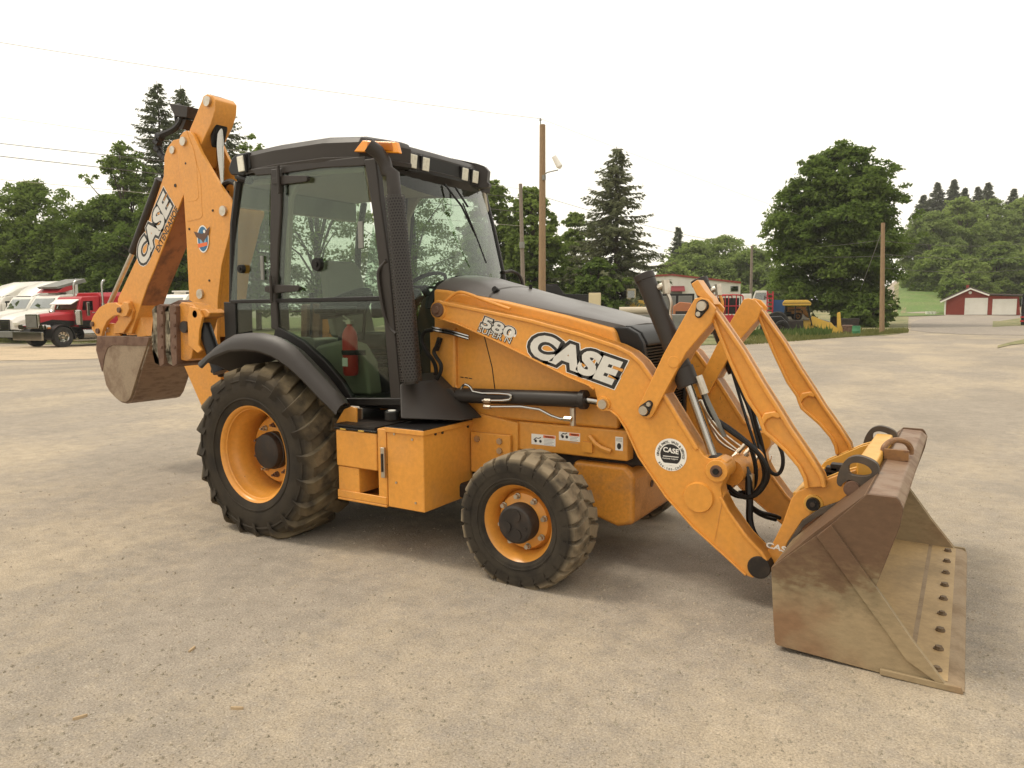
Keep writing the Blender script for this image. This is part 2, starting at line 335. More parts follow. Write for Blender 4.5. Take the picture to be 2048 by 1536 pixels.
# ================================================================== THE BACKHOE LOADER
BH = empty('backhoe_loader', (0, 0, 0), 'large orange backhoe loader with charcoal cab standing in the middle of the lot', 'backhoe loader')
def P(x, z, y): return (x, y, z)
# ---- wheels
def lug(b, c, path, w, h, fn):
    """tread bar: path of (theta, y) on the tyre, fn(y) = carcass radius there"""
    m = len(path); rings = []
    for i, (t, y) in enumerate(path):
        a = path[max(i-1, 0)]; d = path[min(i+1, m-1)]
        tx, ty = (d[0]-a[0])*fn(y), d[1]-a[1]; l = math.hypot(tx, ty) or 1; nx, ny = -ty/l, tx/l
        ring = []
        for sgn, hh, ww in ((-1, -.012, 1.12), (-1, h*.9, .96), (-1, h, .88), (1, h, .88), (1, h*.9, .96), (1, -.012, 1.12)):
            tt = t+sgn*nx*w*.5*ww/fn(y); yy = y+sgn*ny*w*.5*ww; rr = fn(min(max(yy, -.5), .5) if False else y)+hh
            ring.append((c[0]+rr*math.cos(tt), c[1]+yy, c[2]+rr*math.sin(tt)))
        rings.append(ring)
    b.loft(rings)
def interp(tab, x):
    for (a, fa), (b_, fb) in zip(tab, tab[1:]):
        if x <= b_: return fa+(fb-fa)*max(0, (x-a)/(b_-a))
    return tab[-1][1]
def rear_wheel(parent, yc):
    c = (0, yc, .594); b = MB()
    prof = [(.27, .20), (.345, .225), (.35, .245), (.33, .238), (.315, .22), (.30, .16), (.285, .05), (.28, .0)]
    # outer side is -y in local terms
    rim = [(.28, .20), (.348, .215), (.35, .232), (.30, .20), (.29, .0), (.285, -.085), (.31, -.13), (.328, -.165), (.333, -.205), (.345, -.222), (.356, -.228), (.356, -.213), (.345, -.205), (.325, -.19)]
    b.lathe(rim, c, 64); b.lathe([(.285, .06), (.285, .07), (.26, .03), (.24, -.0), (.10, -.01), (.0, -.01)], c, 64)
    w = b.build('rear_wheel', ORANGE, parent, origin=c)
    t = MB(); side = [(.345, .215), (.37, .235), (.44, .255), (.52, .252), (.575, .238), (.605, .21), (.617, .15), (.622, 0)]
    full = [(r_, y) for r_, y in side]+[(r_, -y) for r_, y in side[-2::-1]]
    t.lathe(full, c, 96)
    tab = [(-.255, .50), (-.238, .575), (-.21, .603), (-.15, .616), (0, .62), (.15, .616), (.21, .603), (.238, .575), (.255, .50)]
    N = 20
    for i in range(N):
        for sg in (-1, 1):
            t0 = 2*math.pi*(i+(.5 if sg > 0 else 0))/N
            path = [(t0+.0, sg*.252), (t0+.01, sg*.240), (t0+.03, sg*.215), (t0+.075, sg*.16), (t0+.145, sg*.085), (t0+.21, sg*.01), (t0+.235, -sg*.03)]
            lug(t, c, path, .100, .036, lambda y: interp(tab, y))
    for rr, yy in ((.40, .247), (.53, .250)):
        t.lathe([(rr, -yy), (rr+.004, -yy-.006), (rr+.012, -yy-.006), (rr+.016, -yy)], c, 96)
    ty = t.build('tyre', TYRE_R, w, origin=c, ang=24)
    h = MB().lathe([(.0, -.108), (.112, -.108), (.126, -.102), (.132, -.088), (.132, -.06), (.14, -.055), (.14, .0)], c, 40); h.build('hub_cap', DARKM, w, origin=c, ang=30)
    for k in range(10):
        a = 2*math.pi*(k+.5)/10; n = MB(); p = Vector((c[0]+.188*math.cos(a), c[1]-.003, c[2]+.188*math.sin(a)))
        n.cyl(p, p+Vector((0, -.012, 0)), .022, n=12); n.cyl(p+Vector((0, -.012, 0)), p+Vector((0, -.034, 0)), .017, n=6); n.cyl(p+Vector((0, -.034, 0)), p+Vector((0, -.056, 0)), .009, n=8)
        n.build('wheel_nut', RUST if k % 3 else STEEL, w, ang=30)
    return w
def front_wheel(parent, yc):
    c = (2.153, yc, .373); b = MB()
    rim = [(.18, .13), (.235, .142), (.24, .128), (.205, .11), (.19, .0), (.186, -.03), (.20, -.06), (.206, -.085), (.222, -.105), (.236, -.128), (.247, -.135), (.247, -.122), (.235, -.118)]
    b.lathe(rim, c, 56); b.lathe([(.188, -.02), (.188, -.005), (.165, -.055), (.10, -.075), (0, -.075)], c, 56)
    w = b.build('front_wheel', ORANGE, parent, origin=c)
    t = MB(); side = [(.232, .128), (.25, .148), (.30, .158), (.345, .157), (.372, .147), (.380, .13), (.385, .06), (.386, 0)]
    t.lathe([(r_, y) for r_, y in side]+[(r_, -y) for r_, y in side[-2::-1]], c, 84)
    tab = [(-.158, .33), (-.157, .345), (-.147, .374), (-.13, .381), (0, .386), (.13, .381), (.147, .374), (.157, .345), (.158, .33)]
    N = 24
    for i in range(N):
        for sg in (-1, 1):
            t0 = 2*math.pi*(i+(.5 if sg > 0 else 0))/N
            lug(t, c, [(t0, sg*.161), (t0, sg*.150), (t0+.01, sg*.12), (t0+.035, sg*.075)], .074, .026, lambda y: interp(tab, y))
            lug(t, c, [(t0+.03, sg*.085), (t0+.075, sg*.05), (t0+.10, sg*.006)], .062, .025, lambda y: interp(tab, y))
    for rr, yy in ((.345, .155), (.265, .151)):
        t.lathe([(rr, -yy), (rr+.003, -yy-.005), (rr+.010, -yy-.005), (rr+.013, -yy)], c, 84)
    t.build('tyre', TYRE_F, w, origin=c, ang=24)
    h = MB().lathe([(.0, -.162), (.10, -.162), (.112, -.155), (.117, -.142), (.117, -.07)], c, 40)
    for (ax, az) in ((-.055, -.015), (.01, .055), (.015, -.055)): h.cyl((c[0]+ax, c[1]-.16, c[2]+az), (c[0]+ax, c[1]-.169, c[2]+az), .034, n=18)
    h.cyl((c[0]+.075, c[1]-.16, c[2]-.01), (c[0]+.075, c[1]-.172, c[2]-.01), .009, n=8)
    h.build('hub_cap', DARKM, w, origin=c, ang=30)
    for k in range(8):
        a = 2*math.pi*(k+.3)/8; p = Vector((c[0]+.152*math.cos(a), c[1]-.056, c[2]+.152*math.sin(a))); n = MB()
        n.cyl(p, p+Vector((0, -.010, 0)), .019, n=12); n.cyl(p+Vector((0, -.010, 0)), p+Vector((0, -.034, 0)), .0145, n=6); n.build('wheel_bolt', STEEL, w, ang=30)
    return w
for fn, yc in ((rear_wheel, -.876), (front_wheel, -.835)):
    w = fn(BH, yc)
    o = copy_tree(w, BH); o.location = (w.location[0], -w.location[1], w.location[2]); o.rotation_euler = (0, 0, math.pi)
# ---- chassis
MB().box((-.75, -.36, .42), (2.62, .36, .74)).build('chassis', DARKM, BH, .02)
MB().box((-.55, -.60, .47), (.50, .60, .56)).build('rear_shade_pan', DARKM, BH, .02)  # unseen pan between the rear wheels, added to darken the ground below
MB().box((.50, -.62, .36), (1.95, .62, .46)).build('belly_shade_pan', DARKM, BH, .02)  # unseen underbody pan, added to block sky light and deepen the shade beneath
MB().cyl((2.153, -.72, .40), (2.153, .72, .40), .09).box((1.98, -.30, .30), (2.33, .30, .52)).build('front_axle', DARKM, BH, .01)
MB().cyl((0, -.70, .594), (0, .70, .594), .15).build('rear_axle', DARKM, BH)
MB().box((1.25, -.448, .70), (2.63, .448, .89)).build('frame_rail', ORANGE, BH, .012)
for s in (-1, 1): MB().prism([(1.14, 1.50), (1.14, .62), (1.86, .62), (1.86, .885), (1.50, .93), (1.36, 1.1), (1.36, 1.50)], s*.47, s*.40).build('loader_tower', ORANGE, BH, .01)
tw = MB().box((1.50, -.50, .52), (1.82, -.473, .80)).build('tower_bracket', ORANGE, BH, .008)
for x, z in ((1.74, .755), (1.74, .69), (1.74, .63), (1.56, .755)): MB().cyl((x, -.50, z), (x, -.516, z), .022, n=6).build('bolt', STEEL, tw)
# front bumper block under the rail
x0, x1 = 2.22, 2.66
MB().loft([[(2.22, y, .36), (2.24, y, .66), (2.60, y, .665), (2.66, y, .60), (2.66, y, .30), (2.55, y, .27)] for y in (-.42, .42)]).build('front_counterweight', ORANGE_B, BH, .03, seg=3)
for y, z, r_ in ((-.12, .50, .022), (-.03, .505, .014)):
    MB().cyl((2.655, y, z), (2.666, y, z), r_, n=16).build('tow_hole', RUST, BH)
MB().box((2.60, -.36, .66), (2.70, .36, .92)).build('radiator_guard', DARKM, BH, .01)
tie = MB().tube([onY(1178, 872, -.47), onY(1196, 893, -.475), onY(1222, 903, -.47)], .016, 6, 1).box((2.33, -.468, .735), (2.40, -.449, .80)).build('rail_handle', ORANGE, BH)
# ---- hood
def hood_ring(x, zt, hw, drop):
    h = [(hw, zt-drop-.03), (hw-.006, zt-drop), (hw-.03, zt-drop*.72), (hw-.13, zt-drop*.18-.003), (.14, zt)]
    return [(x, -a_, z_) for a_, z_ in h]+[(x, 0, zt+.004)]+[(x, a_, z_) for a_, z_ in h[::-1]]
hr = [(1.15, 1.865, .41, .10), (1.22, 1.872, .415, .10), (1.34, 1.855, .42, .10), (1.50, 1.812, .42, .085), (1.60, 1.785, .42, .075), (1.606, 1.775, .412, .075), (1.620, 1.771, .412, .075), (1.626, 1.778, .42, .075), (1.80, 1.731, .42, .06), (2.05, 1.672, .42, .045), (2.30, 1.612, .42, .03), (2.48, 1.562, .41, .015), (2.55, 1.54, .38, .010), (2.565, 1.528, .36, .006)]
hood = MB().loft([hood_ring(*a) for a in hr]).build('hood', HOODM, BH, ang=28)
MB().loft([hood_ring(1.09, 1.86, .44, .2), hood_ring(1.145, 1.872, .44, .2)]).build('hood_seal', BLACK, BH, ang=28)
MB().cyl((1.66, .05, 1.75), (1.66, .05, 1.80), .012).build('washer_nozzle', BLACK, hood)
MB().cyl(onY(990, 579, -.34)+Vector((0, .03, -.01)), onY(990, 579, -.34)+Vector((0, -.01, .004)), .02, n=12).build('hood_latch_hole', BLACK, hood)
for s in (-1, 1):
    top = qs([(866, 578), (890, 580), (1010, 602), (1130, 630), (1222, 656), (1228, 660)], -.44)
    low = [q(1238, 692, -.44)[0:2], (2.585, 1.30), (2.56, .89), (1.15, .89)]
    sp = MB().prism(top+[tuple(a) for a in low], s*.44, s*.30).build('hood_side_panel', ORANGE, BH, .022, seg=3)
    MB().prism([(1.225, 1.46), (1.36, 1.46), (1.34, .99), (1.215, .99)], s*.475, s*.44).build('side_cover', ORANGE, BH, .012)
    MB().strip(qs([(965, 655), (985, 735), (992, 790)], -.4415), s*.4425, s*.4395, .006).build('panel_gap', BLACK, sp)
MB().box((1.2, -.29, .86), (2.5, .29, 1.45)).build('engine_bay', DARKM, BH)
nose = [(2.50, 1.52), (2.60, 1.515), (2.665, 1.48), (2.70, 1.42), (2.715, 1.34), (2.715, .90), (2.50, .90)]
ns = MB().prism(nose, -.40, -.345).prism(nose, .345, .40).prism([(a-(.0 if i < 3 else .0), b) for i, (a, b) in enumerate([(2.50, 1.528), (2.60, 1.523), (2.672, 1.485), (2.708, 1.42), (2.712, 1.40), (2.66, 1.40), (2.5, 1.45)])], -.345, .345).box((2.50, -.345, .90), (2.655, .345, 1.40)).build('nose_cowl', PLASTIC_D, BH, .012, seg=3)
for k in range(26):
    z = .92+k*.0185; MB().box((2.66, -.342, z), (2.70, .342, z+.008)).build('grille_slat', PLASTIC_D, ns)
# ---- orange oil pipe loop at the tower and lift pipes
MB().tube([onY(884, 608, -.52), onY(895, 598, -.52), onY(912, 585, -.50), onY(928, 584, -.50), onY(975, 603, -.50), onY(1020, 618, -.52)], .011, 8, 2).build('oil_pipe', ORANGE, BH)
# ---- cab
YD = -.70
def sym(name, pts, y0, y1, m, parent=None, bevel=.006, both=True, px=True):
    pts = qs(pts, -abs(y0)) if px else pts
    out = []
    for s in ((1, -1) if both else (1,)): out.append(MB().prism(pts, s*y0, s*y1).build(name, m, parent or BH, bevel))
    return out
sym('cab_pillar', [(727, 318), (751, 315), (760, 400), (777, 520), (803, 812), (781, 808), (760, 560), (745, 430)], -.772, -.715, PLASTIC, bevel=.012, both=False)
sym('cab_pillar', [(541, 338), (563, 336), (561, 420), (556, 494), (552, 597), (556, 662), (541, 657), (539, 500)], -.77, -.65, PLASTIC, bevel=.01)
sym('cab_pillar', [(447, 604), (470, 605), (472, 672), (450, 690)], -.764, -.60, PLASTIC_D)
sym('cab_rail', [(500, 338), (730, 312), (730, 331), (640, 336), (569, 346), (512, 351)], -.766, -.62, PLASTIC)
sym('cab_rail', [(460, 600), (766, 592), (768, 602), (460, 607)], -.768, -.66, PLASTIC_D)
sym('door_sill', [(686, 796), (802, 796), (803, 812), (684, 812)], -.775, -.60, PLASTIC_D, bevel=.01)
fr = [(553, 655), (607, 686), (650, 725), (684, 765), (702, 800)]
for s in (-1, 1): MB().strip(qs([(553, 652), (607, 683), (650, 722), (684, 762), (705, 797)], -.76), s*.767, s*.72, .085).build('door_edge', PLASTIC_D, BH, .004)
def pane(name, pts, Y, m=GLASS, parent=None, both=True):
    for s in ((1, -1) if both else (1,)): MB().prism(qs(pts, Y), s*Y, s*(Y+.006)).build(name, m, parent or BH, ang=0)
pane('door_glass', [(566, 344), (645, 333), (727, 329), (745, 450), (759, 535), (766, 593), (552, 599), (556, 494), (562, 383)], -.754)
pane('door_glass', [(556, 604), (765, 600), (772, 700), (780, 796), (702, 796), (684, 765), (650, 727), (607, 688), (556, 658)], -.754)
pane('quarter_glass', [(492, 352), (541, 349), (538, 424), (540, 598), (461, 602), (471, 480), (485, 380)], -.752)
pane('quarter_glass', [(470, 607), (541, 605), (541, 655), (505, 660), (474, 668)], -.752)
# windscreen, bowed forward
def bow(x, w, z, n=10, k=.10): return [(x+k*(1-(2*i/n-1)**2), -w+2*w*i/n, z) for i in range(n+1)]
ws = MB(); rings = [bow(1.09, .715, 1.00), bow(1.065, .715, 1.5), bow(1.01, .715, 1.9), bow(.915, .71, 2.3), bow(.82, .70, 2.64)]
ws.loft(rings, cap=False, closed=False); ws.build('windscreen', GLASS, BH, ang=60)
for s in (-1, 1): MB().tube([(r_[0 if s < 0 else -1]) for r_ in rings], .014, 6).build('windscreen_seal', BLACK, BH)
MB().tube([Vector(r_[-1])+Vector((-.02, .02, 0)) for r_ in rings], .026, 8).build('cab_pillar', PLASTIC, BH)
rw = [(-.66, 1.10), (-.655, 1.7), (-.60, 2.3), (-.52, 2.62)]
MB().loft([[(x, -.69+1.38*i/6, z) for i in range(7)] for x, z in rw], cap=False, closed=False).build('rear_window', GLASS, BH, ang=60)
for s in (-1, 1): MB().tube([(x, s*.70, z) for x, z in rw], .03, 6).build('cab_pillar', PLASTIC_D, BH)
MB().tube([(-.66, -.62, 1.70), (-.66, .62, 1.70)], .02, 6).build('rear_rail', PLASTIC_D, BH)
# hinges, handles
def hinge(a, b, yy=-.782):
    c, d = onY(*a, yy), onY(*b, yy); h = MB(); ux = (d-c).normalized()
    pts = [(c.x-.10, c.z-.018), (c.x-.10, c.z+.018), (c.x, c.z+.032), (d.x-.03, d.z+.024), (d.x, d.z+.012), (d.x, d.z-.010), (d.x-.03, d.z-.02), (c.x, c.z-.032)]
    h.prism(pts, yy, -.76); h.cyl((c.x-.012, yy-.012, c.z-.10), (c.x-.012, yy-.012, c.z+.10), .012, n=10); h.cyl((d.x-.02, yy-.01, d.z), (d.x-.02, yy, d.z), .022, n=12)
    h.build('door_hinge', PLASTIC, BH, .004)
hinge((562, 360), (616, 357)); hinge((547, 578), (599, 577))
def knob(px, py, r_=.035, Y=-.76):
    p = onY(px, py, Y); MB().cyl(p, p+Vector((0, -.03, 0)), r_, r_*.9, 20).cyl(p+Vector((0, -.03, 0)), p+Vector((0, -.042, 0)), r_*.4, n=12).build('glass_knob', BLACK, BH)
knob(638, 529, .05); knob(486, 538, .035)
for px, py, w in ((722, 470, .022), (525, 536, .016)):
    p = onY(px, py, -.76); MB().box((p.x-w, -.768, p.z-.09), (p.x+w, -.754, p.z+.09)).build('latch_plate', GREYP, BH, .003)
MB().tube([onY(774, 521, -.77), onY(768, 528, -.76), onY(757, 540, -.78), onY(757, 560, -.78), onY(768, 630, -.78), onY(780, 655, -.76), onY(792, 668, -.77)], .014, 8, 2).build('grab_handle', PLASTIC, BH)
MB().tube([(1.02, .70, 1.93), (1.02, .84, 1.95), (1.06, .93, 1.90), (1.08, .94, 1.70)], .014, 8, 2).build('grab_handle', PLASTIC, BH)
# roof
def roof_ring(z, inset, front=0, zx=0):
    k = inset; half = [(-.64+k, -.50), (-.60+k, -.64+k*.6), (-.45, -.70+k), (-.05, -.725+k), (.45, -.73+k), (.78, -.715+k), (.99-k*.6+front, -.54+k), (1.02-k+front, -.46+k*.5), (.94-k+front, -.425+k*.4)]
    pts = half+[(.95-k+front, 0)]+[(x, -y) for x, y in half[::-1]]+[(-.66+k, 0)]
    def zz(x): return z+zx*(-.06*((x-.15)/.85)**2 if x > .15 else -.012*((x-.15)/.8)**2)
    return [(x, y*1.05, zz(x)) for x, y in pts]
roof = MB().loft([roof_ring(2.655, .05, 0, 1), roof_ring(2.665, .0, 0, 1), roof_ring(2.69, -.004, 0, 1), roof_ring(2.70, .012, 0, 1), roof_ring(2.795, .004, 0, 1.05), roof_ring(2.83, .025, -.01, 1.1), roof_ring(2.85, .08, -.02, 1.2), roof_ring(2.862, .25, -.05, 1.2)]).build('cab_roof', PLASTIC, BH, ang=30)
MB().box((-.60, -.60, 2.60), (.86, .60, 2.645)).build('headliner', INTER, BH)
MB().loft([[(.86, y, 2.64), (.99-.10*(abs(y)/.5)**2, y, 2.62), (.99-.1*(abs(y)/.5)**2, y, 2.60), (.87, y, 2.54-.06*(1-(abs(y)/.58)**2)), (.85, y, 2.58)] for y in [-.58+.116*i for i in range(11)]]).build('sun_visor', PLASTIC_D, BH, ang=40)
# roof lamps
def lamp(c, nrm, w, h, m=LENS, parent=roof, name='work_lamp', tilt=0):
    n = Vector(nrm).normalized(); u = Vector((0, 0, 1)).cross(n).normalized(); v = n.cross(u); c = Vector(c)
    M = Matrix((( u.x, v.x, n.x, c.x), (u.y, v.y, n.y, c.y), (u.z, v.z, n.z, c.z), (0, 0, 0, 1)))
    MB().box((-w*.5-.012, -h*.5-.012, -.03), (w*.5+.012, h*.5+.012, .006), M).build(name+'_housing' if name != 'work_lamp' else 'lamp_housing', BLACKP, parent, .008)
    return MB().box((-w*.5, -h*.5, 0), (w*.5, h*.5, .014), M).build(name, m, parent, .006)
MB().box((.90, -.43, 2.60), (.945, .43, 2.735)).build('lamp_bar', PLASTIC_D, roof, .006)
for y in (-.387, -.245, .245, .387): lamp((.952, y, 2.672), (1, 0, -.12), .075, .095)
for s in (-1, 1):
    MB().prism(qs([(457, 338), (464, 316), (474, 308), (498, 303), (501, 337), (488, 352), (462, 350)], -.74), s*.745, s*.56).build('lamp_pod', BLACKP, roof, .012)
    c_ = onY(485, 328, -.745); lamp((c_.x, s*.752, c_.z), (-.15, s, -.1), .085, .115)
MB().tube([onY(478, 356, -.72), onY(502, 361, -.70)], .03, 10).build('rear_lamp', PLASTIC_D, roof)
for s in (-1, 1):
    sh = 0 if s < 0 else -.38
    MB().prism([(a_-0+sh, c_) for a_, c_ in qs([(709, 304), (727, 281), (794, 284), (800, 307)], -.762)], s*.775, s*.735).build('turn_lamp', AMBER, roof, .008)
    MB().prism([(a_+sh, c_) for a_, c_ in qs([(735, 300), (738, 284), (786, 286), (788, 303)], -.765)], s*.7795, s*.755).build('turn_lamp_lens', AMBER_D, roof, .004)
# wiper
wp = MB().tube([(.96, -.02, 2.56), (1.06, .05, 2.40), (1.135, .13, 2.18)], .008, 6).tube([(1.075, .045, 2.42), (1.13, .11, 2.22), (1.165, .22, 1.98)], .006, 6).tube([(.97, .10, 2.55), (1.07, .12, 2.40)], .008, 6).build('wiper', BLACK, BH)
# interior
MB().box((-.62, -.64, .93), (1.05, .64, .97)).build('cab_floor', BLACKP, BH)
MB().box((-.60, -.60, .97), (-.30, .60, 1.38)).box((-.55, -.66, 1.0), (.05, -.50, 1.42)).box((-.55, .50, 1.0), (.05, .66, 1.42)).build('cab_rear_bulkhead', INTG, BH, .03)
for s in (-1, 1): MB().prism([(.1, 1.0), (.1, 1.35), (.35, 1.40), (.52, 1.38), (.62, 1.25), (.66, 1.0)], s*.57, s*.42).build('side_console', INTG, BH, .03)
MB().prism([(.70, .97), (.70, 1.2), (.82, 1.62), (.86, 1.72), (1.0, 1.74), (1.06, 1.2), (1.06, .97)], -.20, .20).build('steering_console', SEATM, BH, .03)
st = MB()
for i in range(24):
    a = 2*math.pi*i/24; a2 = 2*math.pi*(i+1)/24
    f = lambda t: Vector((.72+.19*math.cos(t)*.8, .21*math.sin(t), 1.80+.19*math.cos(t)*.55))
    st.cyl(f(a), f(a2), .014, n=6, cap=False)
st.cyl((.72, 0, 1.80), (.80, 0, 1.68), .03).cyl((.72, -.2, 1.80), (.72, .2, 1.80), .012, n=6).build('steering_wheel', BLACK, BH)
seat = MB().box((.0, -.25, 1.32), (.50, .25, 1.44)).build('seat', SEATM, BH, .05, seg=3)
MB().loft([[(-.06+dx, y, z) for y in (-.24+k, -.1, .1, .24-k)] + [(-.16+dx, y, z) for y in (.22-k, .1, -.1, -.22+k)] for dx, z, k in ((.08, 1.40, 0), (.0, 1.7, 0), (-.06, 1.98, .03), (-.07, 2.03, .08))]).build('seat_back', SEATB, BH, .03)
MB().box((.05, -.22, .97), (.42, .22, 1.15)).build('seat_base', BLACKP, BH)
for k in range(5): MB().box((.0+.01*k, -.24+.01*k, 1.16+.03*k), (.5-.01*k, .24-.01*k, 1.18+.03*k)).build('seat_bellows', BLACKP, seat)
for y in (-.34, .34):
    MB().box((.02, y-.035, 1.60), (.36, y+.035, 1.66)).build('armrest', SEATM, BH, .02)
    MB().tube([(.42, y*1.1, 1.40), (.45, y*1.1, 1.60), (.50, y*1.1, 1.70)], .012, 6).cyl((.5, y*1.1, 1.69), (.51, y*1.1, 1.75), .022, n=10).build('control_lever', BLACK, BH)
MB().tube([(-.35, -.18, 1.42), (-.32, -.18, 1.72)], .011, 6).cyl((-.32, -.18, 1.7), (-.315, -.18, 1.77), .024, n=10).tube([(-.35, .05, 1.42), (-.33, .06, 1.70)], .011, 6).build('backhoe_lever', BLACK, BH)
MB().box((.10, -.56, 1.60), (.30, -.52, 1.64)).build('door_grip', BLACK, BH, .01)
for y in (-.30, .30):
    MB().prism([(-.06, 1.55), (.34, 1.60), (.44, 1.72), (.40, 1.80), (.20, 1.76), (-.06, 1.68)], y-.06, y+.06).build('control_pod', BLACK, BH, .02)
for s in (-1, 1): MB().prism(qs([(566, 340), (730, 325), (745, 336), (752, 380), (741, 392), (728, 345), (600, 352), (580, 400), (572, 600), (560, 600)], -.70), s*.70, s*.66).build('inner_lining', INTER, BH, .01)
MB().box((-.64, -.66, 2.44), (-.58, .66, 2.64)).build('rear_header', INTER, BH, .01)
# fender
def fender(s):
    up = qs([(403, 722), (425, 703), (443, 684), (470, 669), (500, 665), (530, 666), (560, 674), (590, 693), (620, 725), (650, 758), (679, 789), (690, 806)], -1.02)
    lipq = qs([(399.5, 735), (419, 715), (455, 700), (485, 698), (515, 701), (545, 712), (572, 730), (605, 760), (635, 793), (658, 815), (672, 830)], -1.09)
    def samp(pl, t):
        d = [0]
        for a, b in zip(pl, pl[1:]): d.append(d[-1]+math.hypot(b[0]-a[0], b[1]-a[1]))
        x = t*d[-1]
        for i in range(len(pl)-1):
            if x <= d[i+1]: k = (x-d[i])/(d[i+1]-d[i]); return (pl[i][0]+(pl[i+1][0]-pl[i][0])*k, pl[i][1]+(pl[i+1][1]-pl[i][1])*k)
        return pl[-1]
    rings = []; n = 26
    for i in range(n+1):
        a = samp(up, i/n); b = samp(lipq, i/n); m1 = (a[0]*.75+b[0]*.25, a[1]*.75+b[1]*.25); m2 = (a[0]*.35+b[0]*.65, a[1]*.35+b[1]*.65)
        wc = Vector((0, .594)); rv = Vector(a)-wc; rl = rv.length; rn = rv/rl
        at_ = lambda r__: (wc.x+rn.x*r__, wc.y+rn.y*r__)
        i0, i1, i2 = at_(.69), at_(rl*.30+.70*.70), at_(rl*.75+.70*.25)
        ring = [(i0[0], s*.72, i0[1]), (i1[0], s*.82, i1[1]), (i2[0], s*.92, i2[1]), (at_(rl-.012)[0], s*.98, at_(rl-.012)[1]), (a[0], s*1.02, a[1]), (m1[0], s*1.065, m1[1]), (m2[0], s*1.085, m2[1]), (b[0], s*1.09, b[1])]
        cx, cz = .1, .8
        inn = []
        for x, y, z in ring[::-1]:
            d = Vector((x-cx, z-cz)); l = d.length; d *= (l-.015)/l; inn.append((cx+d.x, y-s*.012, cz+d.y))
        rings.append(ring+inn)
    MB().loft(rings).build('rear_fender', PLASTIC, BH, ang=40)
fender(-1); fender(1)
# ---- exhaust stack with perforated guard
E0, E1, E2 = onY(823, 768, -.78), onY(790, 398, -.78), onY(774, 342, -.78)
ax = (E1-E0).normalized()
ex = MB().tube([E0, E1, E1+ax*.16, E2+ax*.0, E2+ax*.06+Vector((-.006, -.01, 0)), E2+ax*.12+Vector((-.03, -.04, 0)), E2+ax*.16+Vector((-.065, -.085, 0))], [.046], 20, 0, cap=False)
exo = ex.build('exhaust_pipe', PLASTIC, BH, ang=50, recalc=False)
et = E2+ax*.16+Vector((-.065, -.085, 0)); MB().cyl(et+Vector((.004, .0055, -.003)), et+Vector((.016, .022, -.012)), .042, n=20).build('pipe_bore', BLACK, exo)
gm = mat('perforated_guard', (.032, .026, .022), .42); t_ = gm.node_tree; N_ = t_.nodes; L_ = t_.links; b_ = N_['Principled BSDF']
tc_ = N_.new('ShaderNodeUVMap'); mp_ = N_.new('ShaderNodeMapping'); mp_.inputs['Scale'].default_value = (22, 66, 1); L_.new(tc_.outputs[0], mp_.inputs[0])
sx_ = N_.new('ShaderNodeSeparateXYZ'); L_.new(mp_.outputs[0], sx_.inputs[0])
def mth(op, a, b=None, c=None):
    n = N_.new('ShaderNodeMath'); n.operation = op
    for i, x in enumerate((a, b, c)):
        if x is None: continue
        if isinstance(x, (int, float)): n.inputs[i].default_value = x
        else: L_.new(x, n.inputs[i])
    return n.outputs[0]
fl = mth('FLOOR', sx_.outputs[1]); od = mth('MULTIPLY', mth('MODULO', fl, 2.0), .5)
fx = mth('SUBTRACT', mth('FRACT', mth('ADD', sx_.outputs[0], od)), .5); fy = mth('SUBTRACT', mth('FRACT', sx_.outputs[1]), .5)
dd = mth('SQRT', mth('ADD', mth('POWER', fx, 2.0), mth('POWER', fy, 2.0))); hole = mth('GREATER_THAN', dd, .30)
L_.new(hole, b_.inputs['Alpha'])
gb = MB(); n = 28; Lg = (E1-E0).length; a_ = ax.orthogonal().normalized(); b2 = ax.cross(a_); G0 = E0+ax*.02
gme = bpy.data.meshes.new('exhaust_guard'); V = []; F = []
rows = 2
for k in range(rows):
    for i in range(n): V.append(G0+ax*(Lg*k/(rows-1))+(a_*math.cos(2*math.pi*i/n)+b2*math.sin(2*math.pi*i/n))*(.074-.008*k))
F = [(i, (i+1) % n, n+(i+1) % n, n+i) for i in range(n)]
gme.from_pydata([tuple(v) for v in V], [], F); uv = gme.uv_layers.new(name='UVMap')
for pi, p in enumerate(gme.polygons):
    for li, (du, dv) in zip(p.loop_indices, ((0, 0), (1, 0), (1, 1), (0, 1))): uv.data[li].uv = ((pi+du)/n, dv)
gme.materials.append(gm); gme.shade_smooth(); link('exhaust_guard', gme, BH)
MB().cyl(G0+ax*.01, E1, .055, n=20).build('exhaust_muffler', BLACKP, exo)
# cowl below the exhaust
c0 = [(1.10, -.985, .885), (1.50, -.62, .885), (1.62, -.50, .885), (1.10, -.50, .885)]
cw = MB(); A = [onY(798, 768, -.80), onY(866, 760, -.60), (1.22, -.48, 1.20), (1.05, -.50, 1.18)]; B = [onY(800, 838, -.90), onY(925, 842, -.70), (1.60, -.48, .90), (1.08, -.50, .90)]
cw.loft([[tuple(p) for p in B], [tuple(p) for p in A]]); cw.build('exhaust_cowl', PLASTIC, BH, .015)
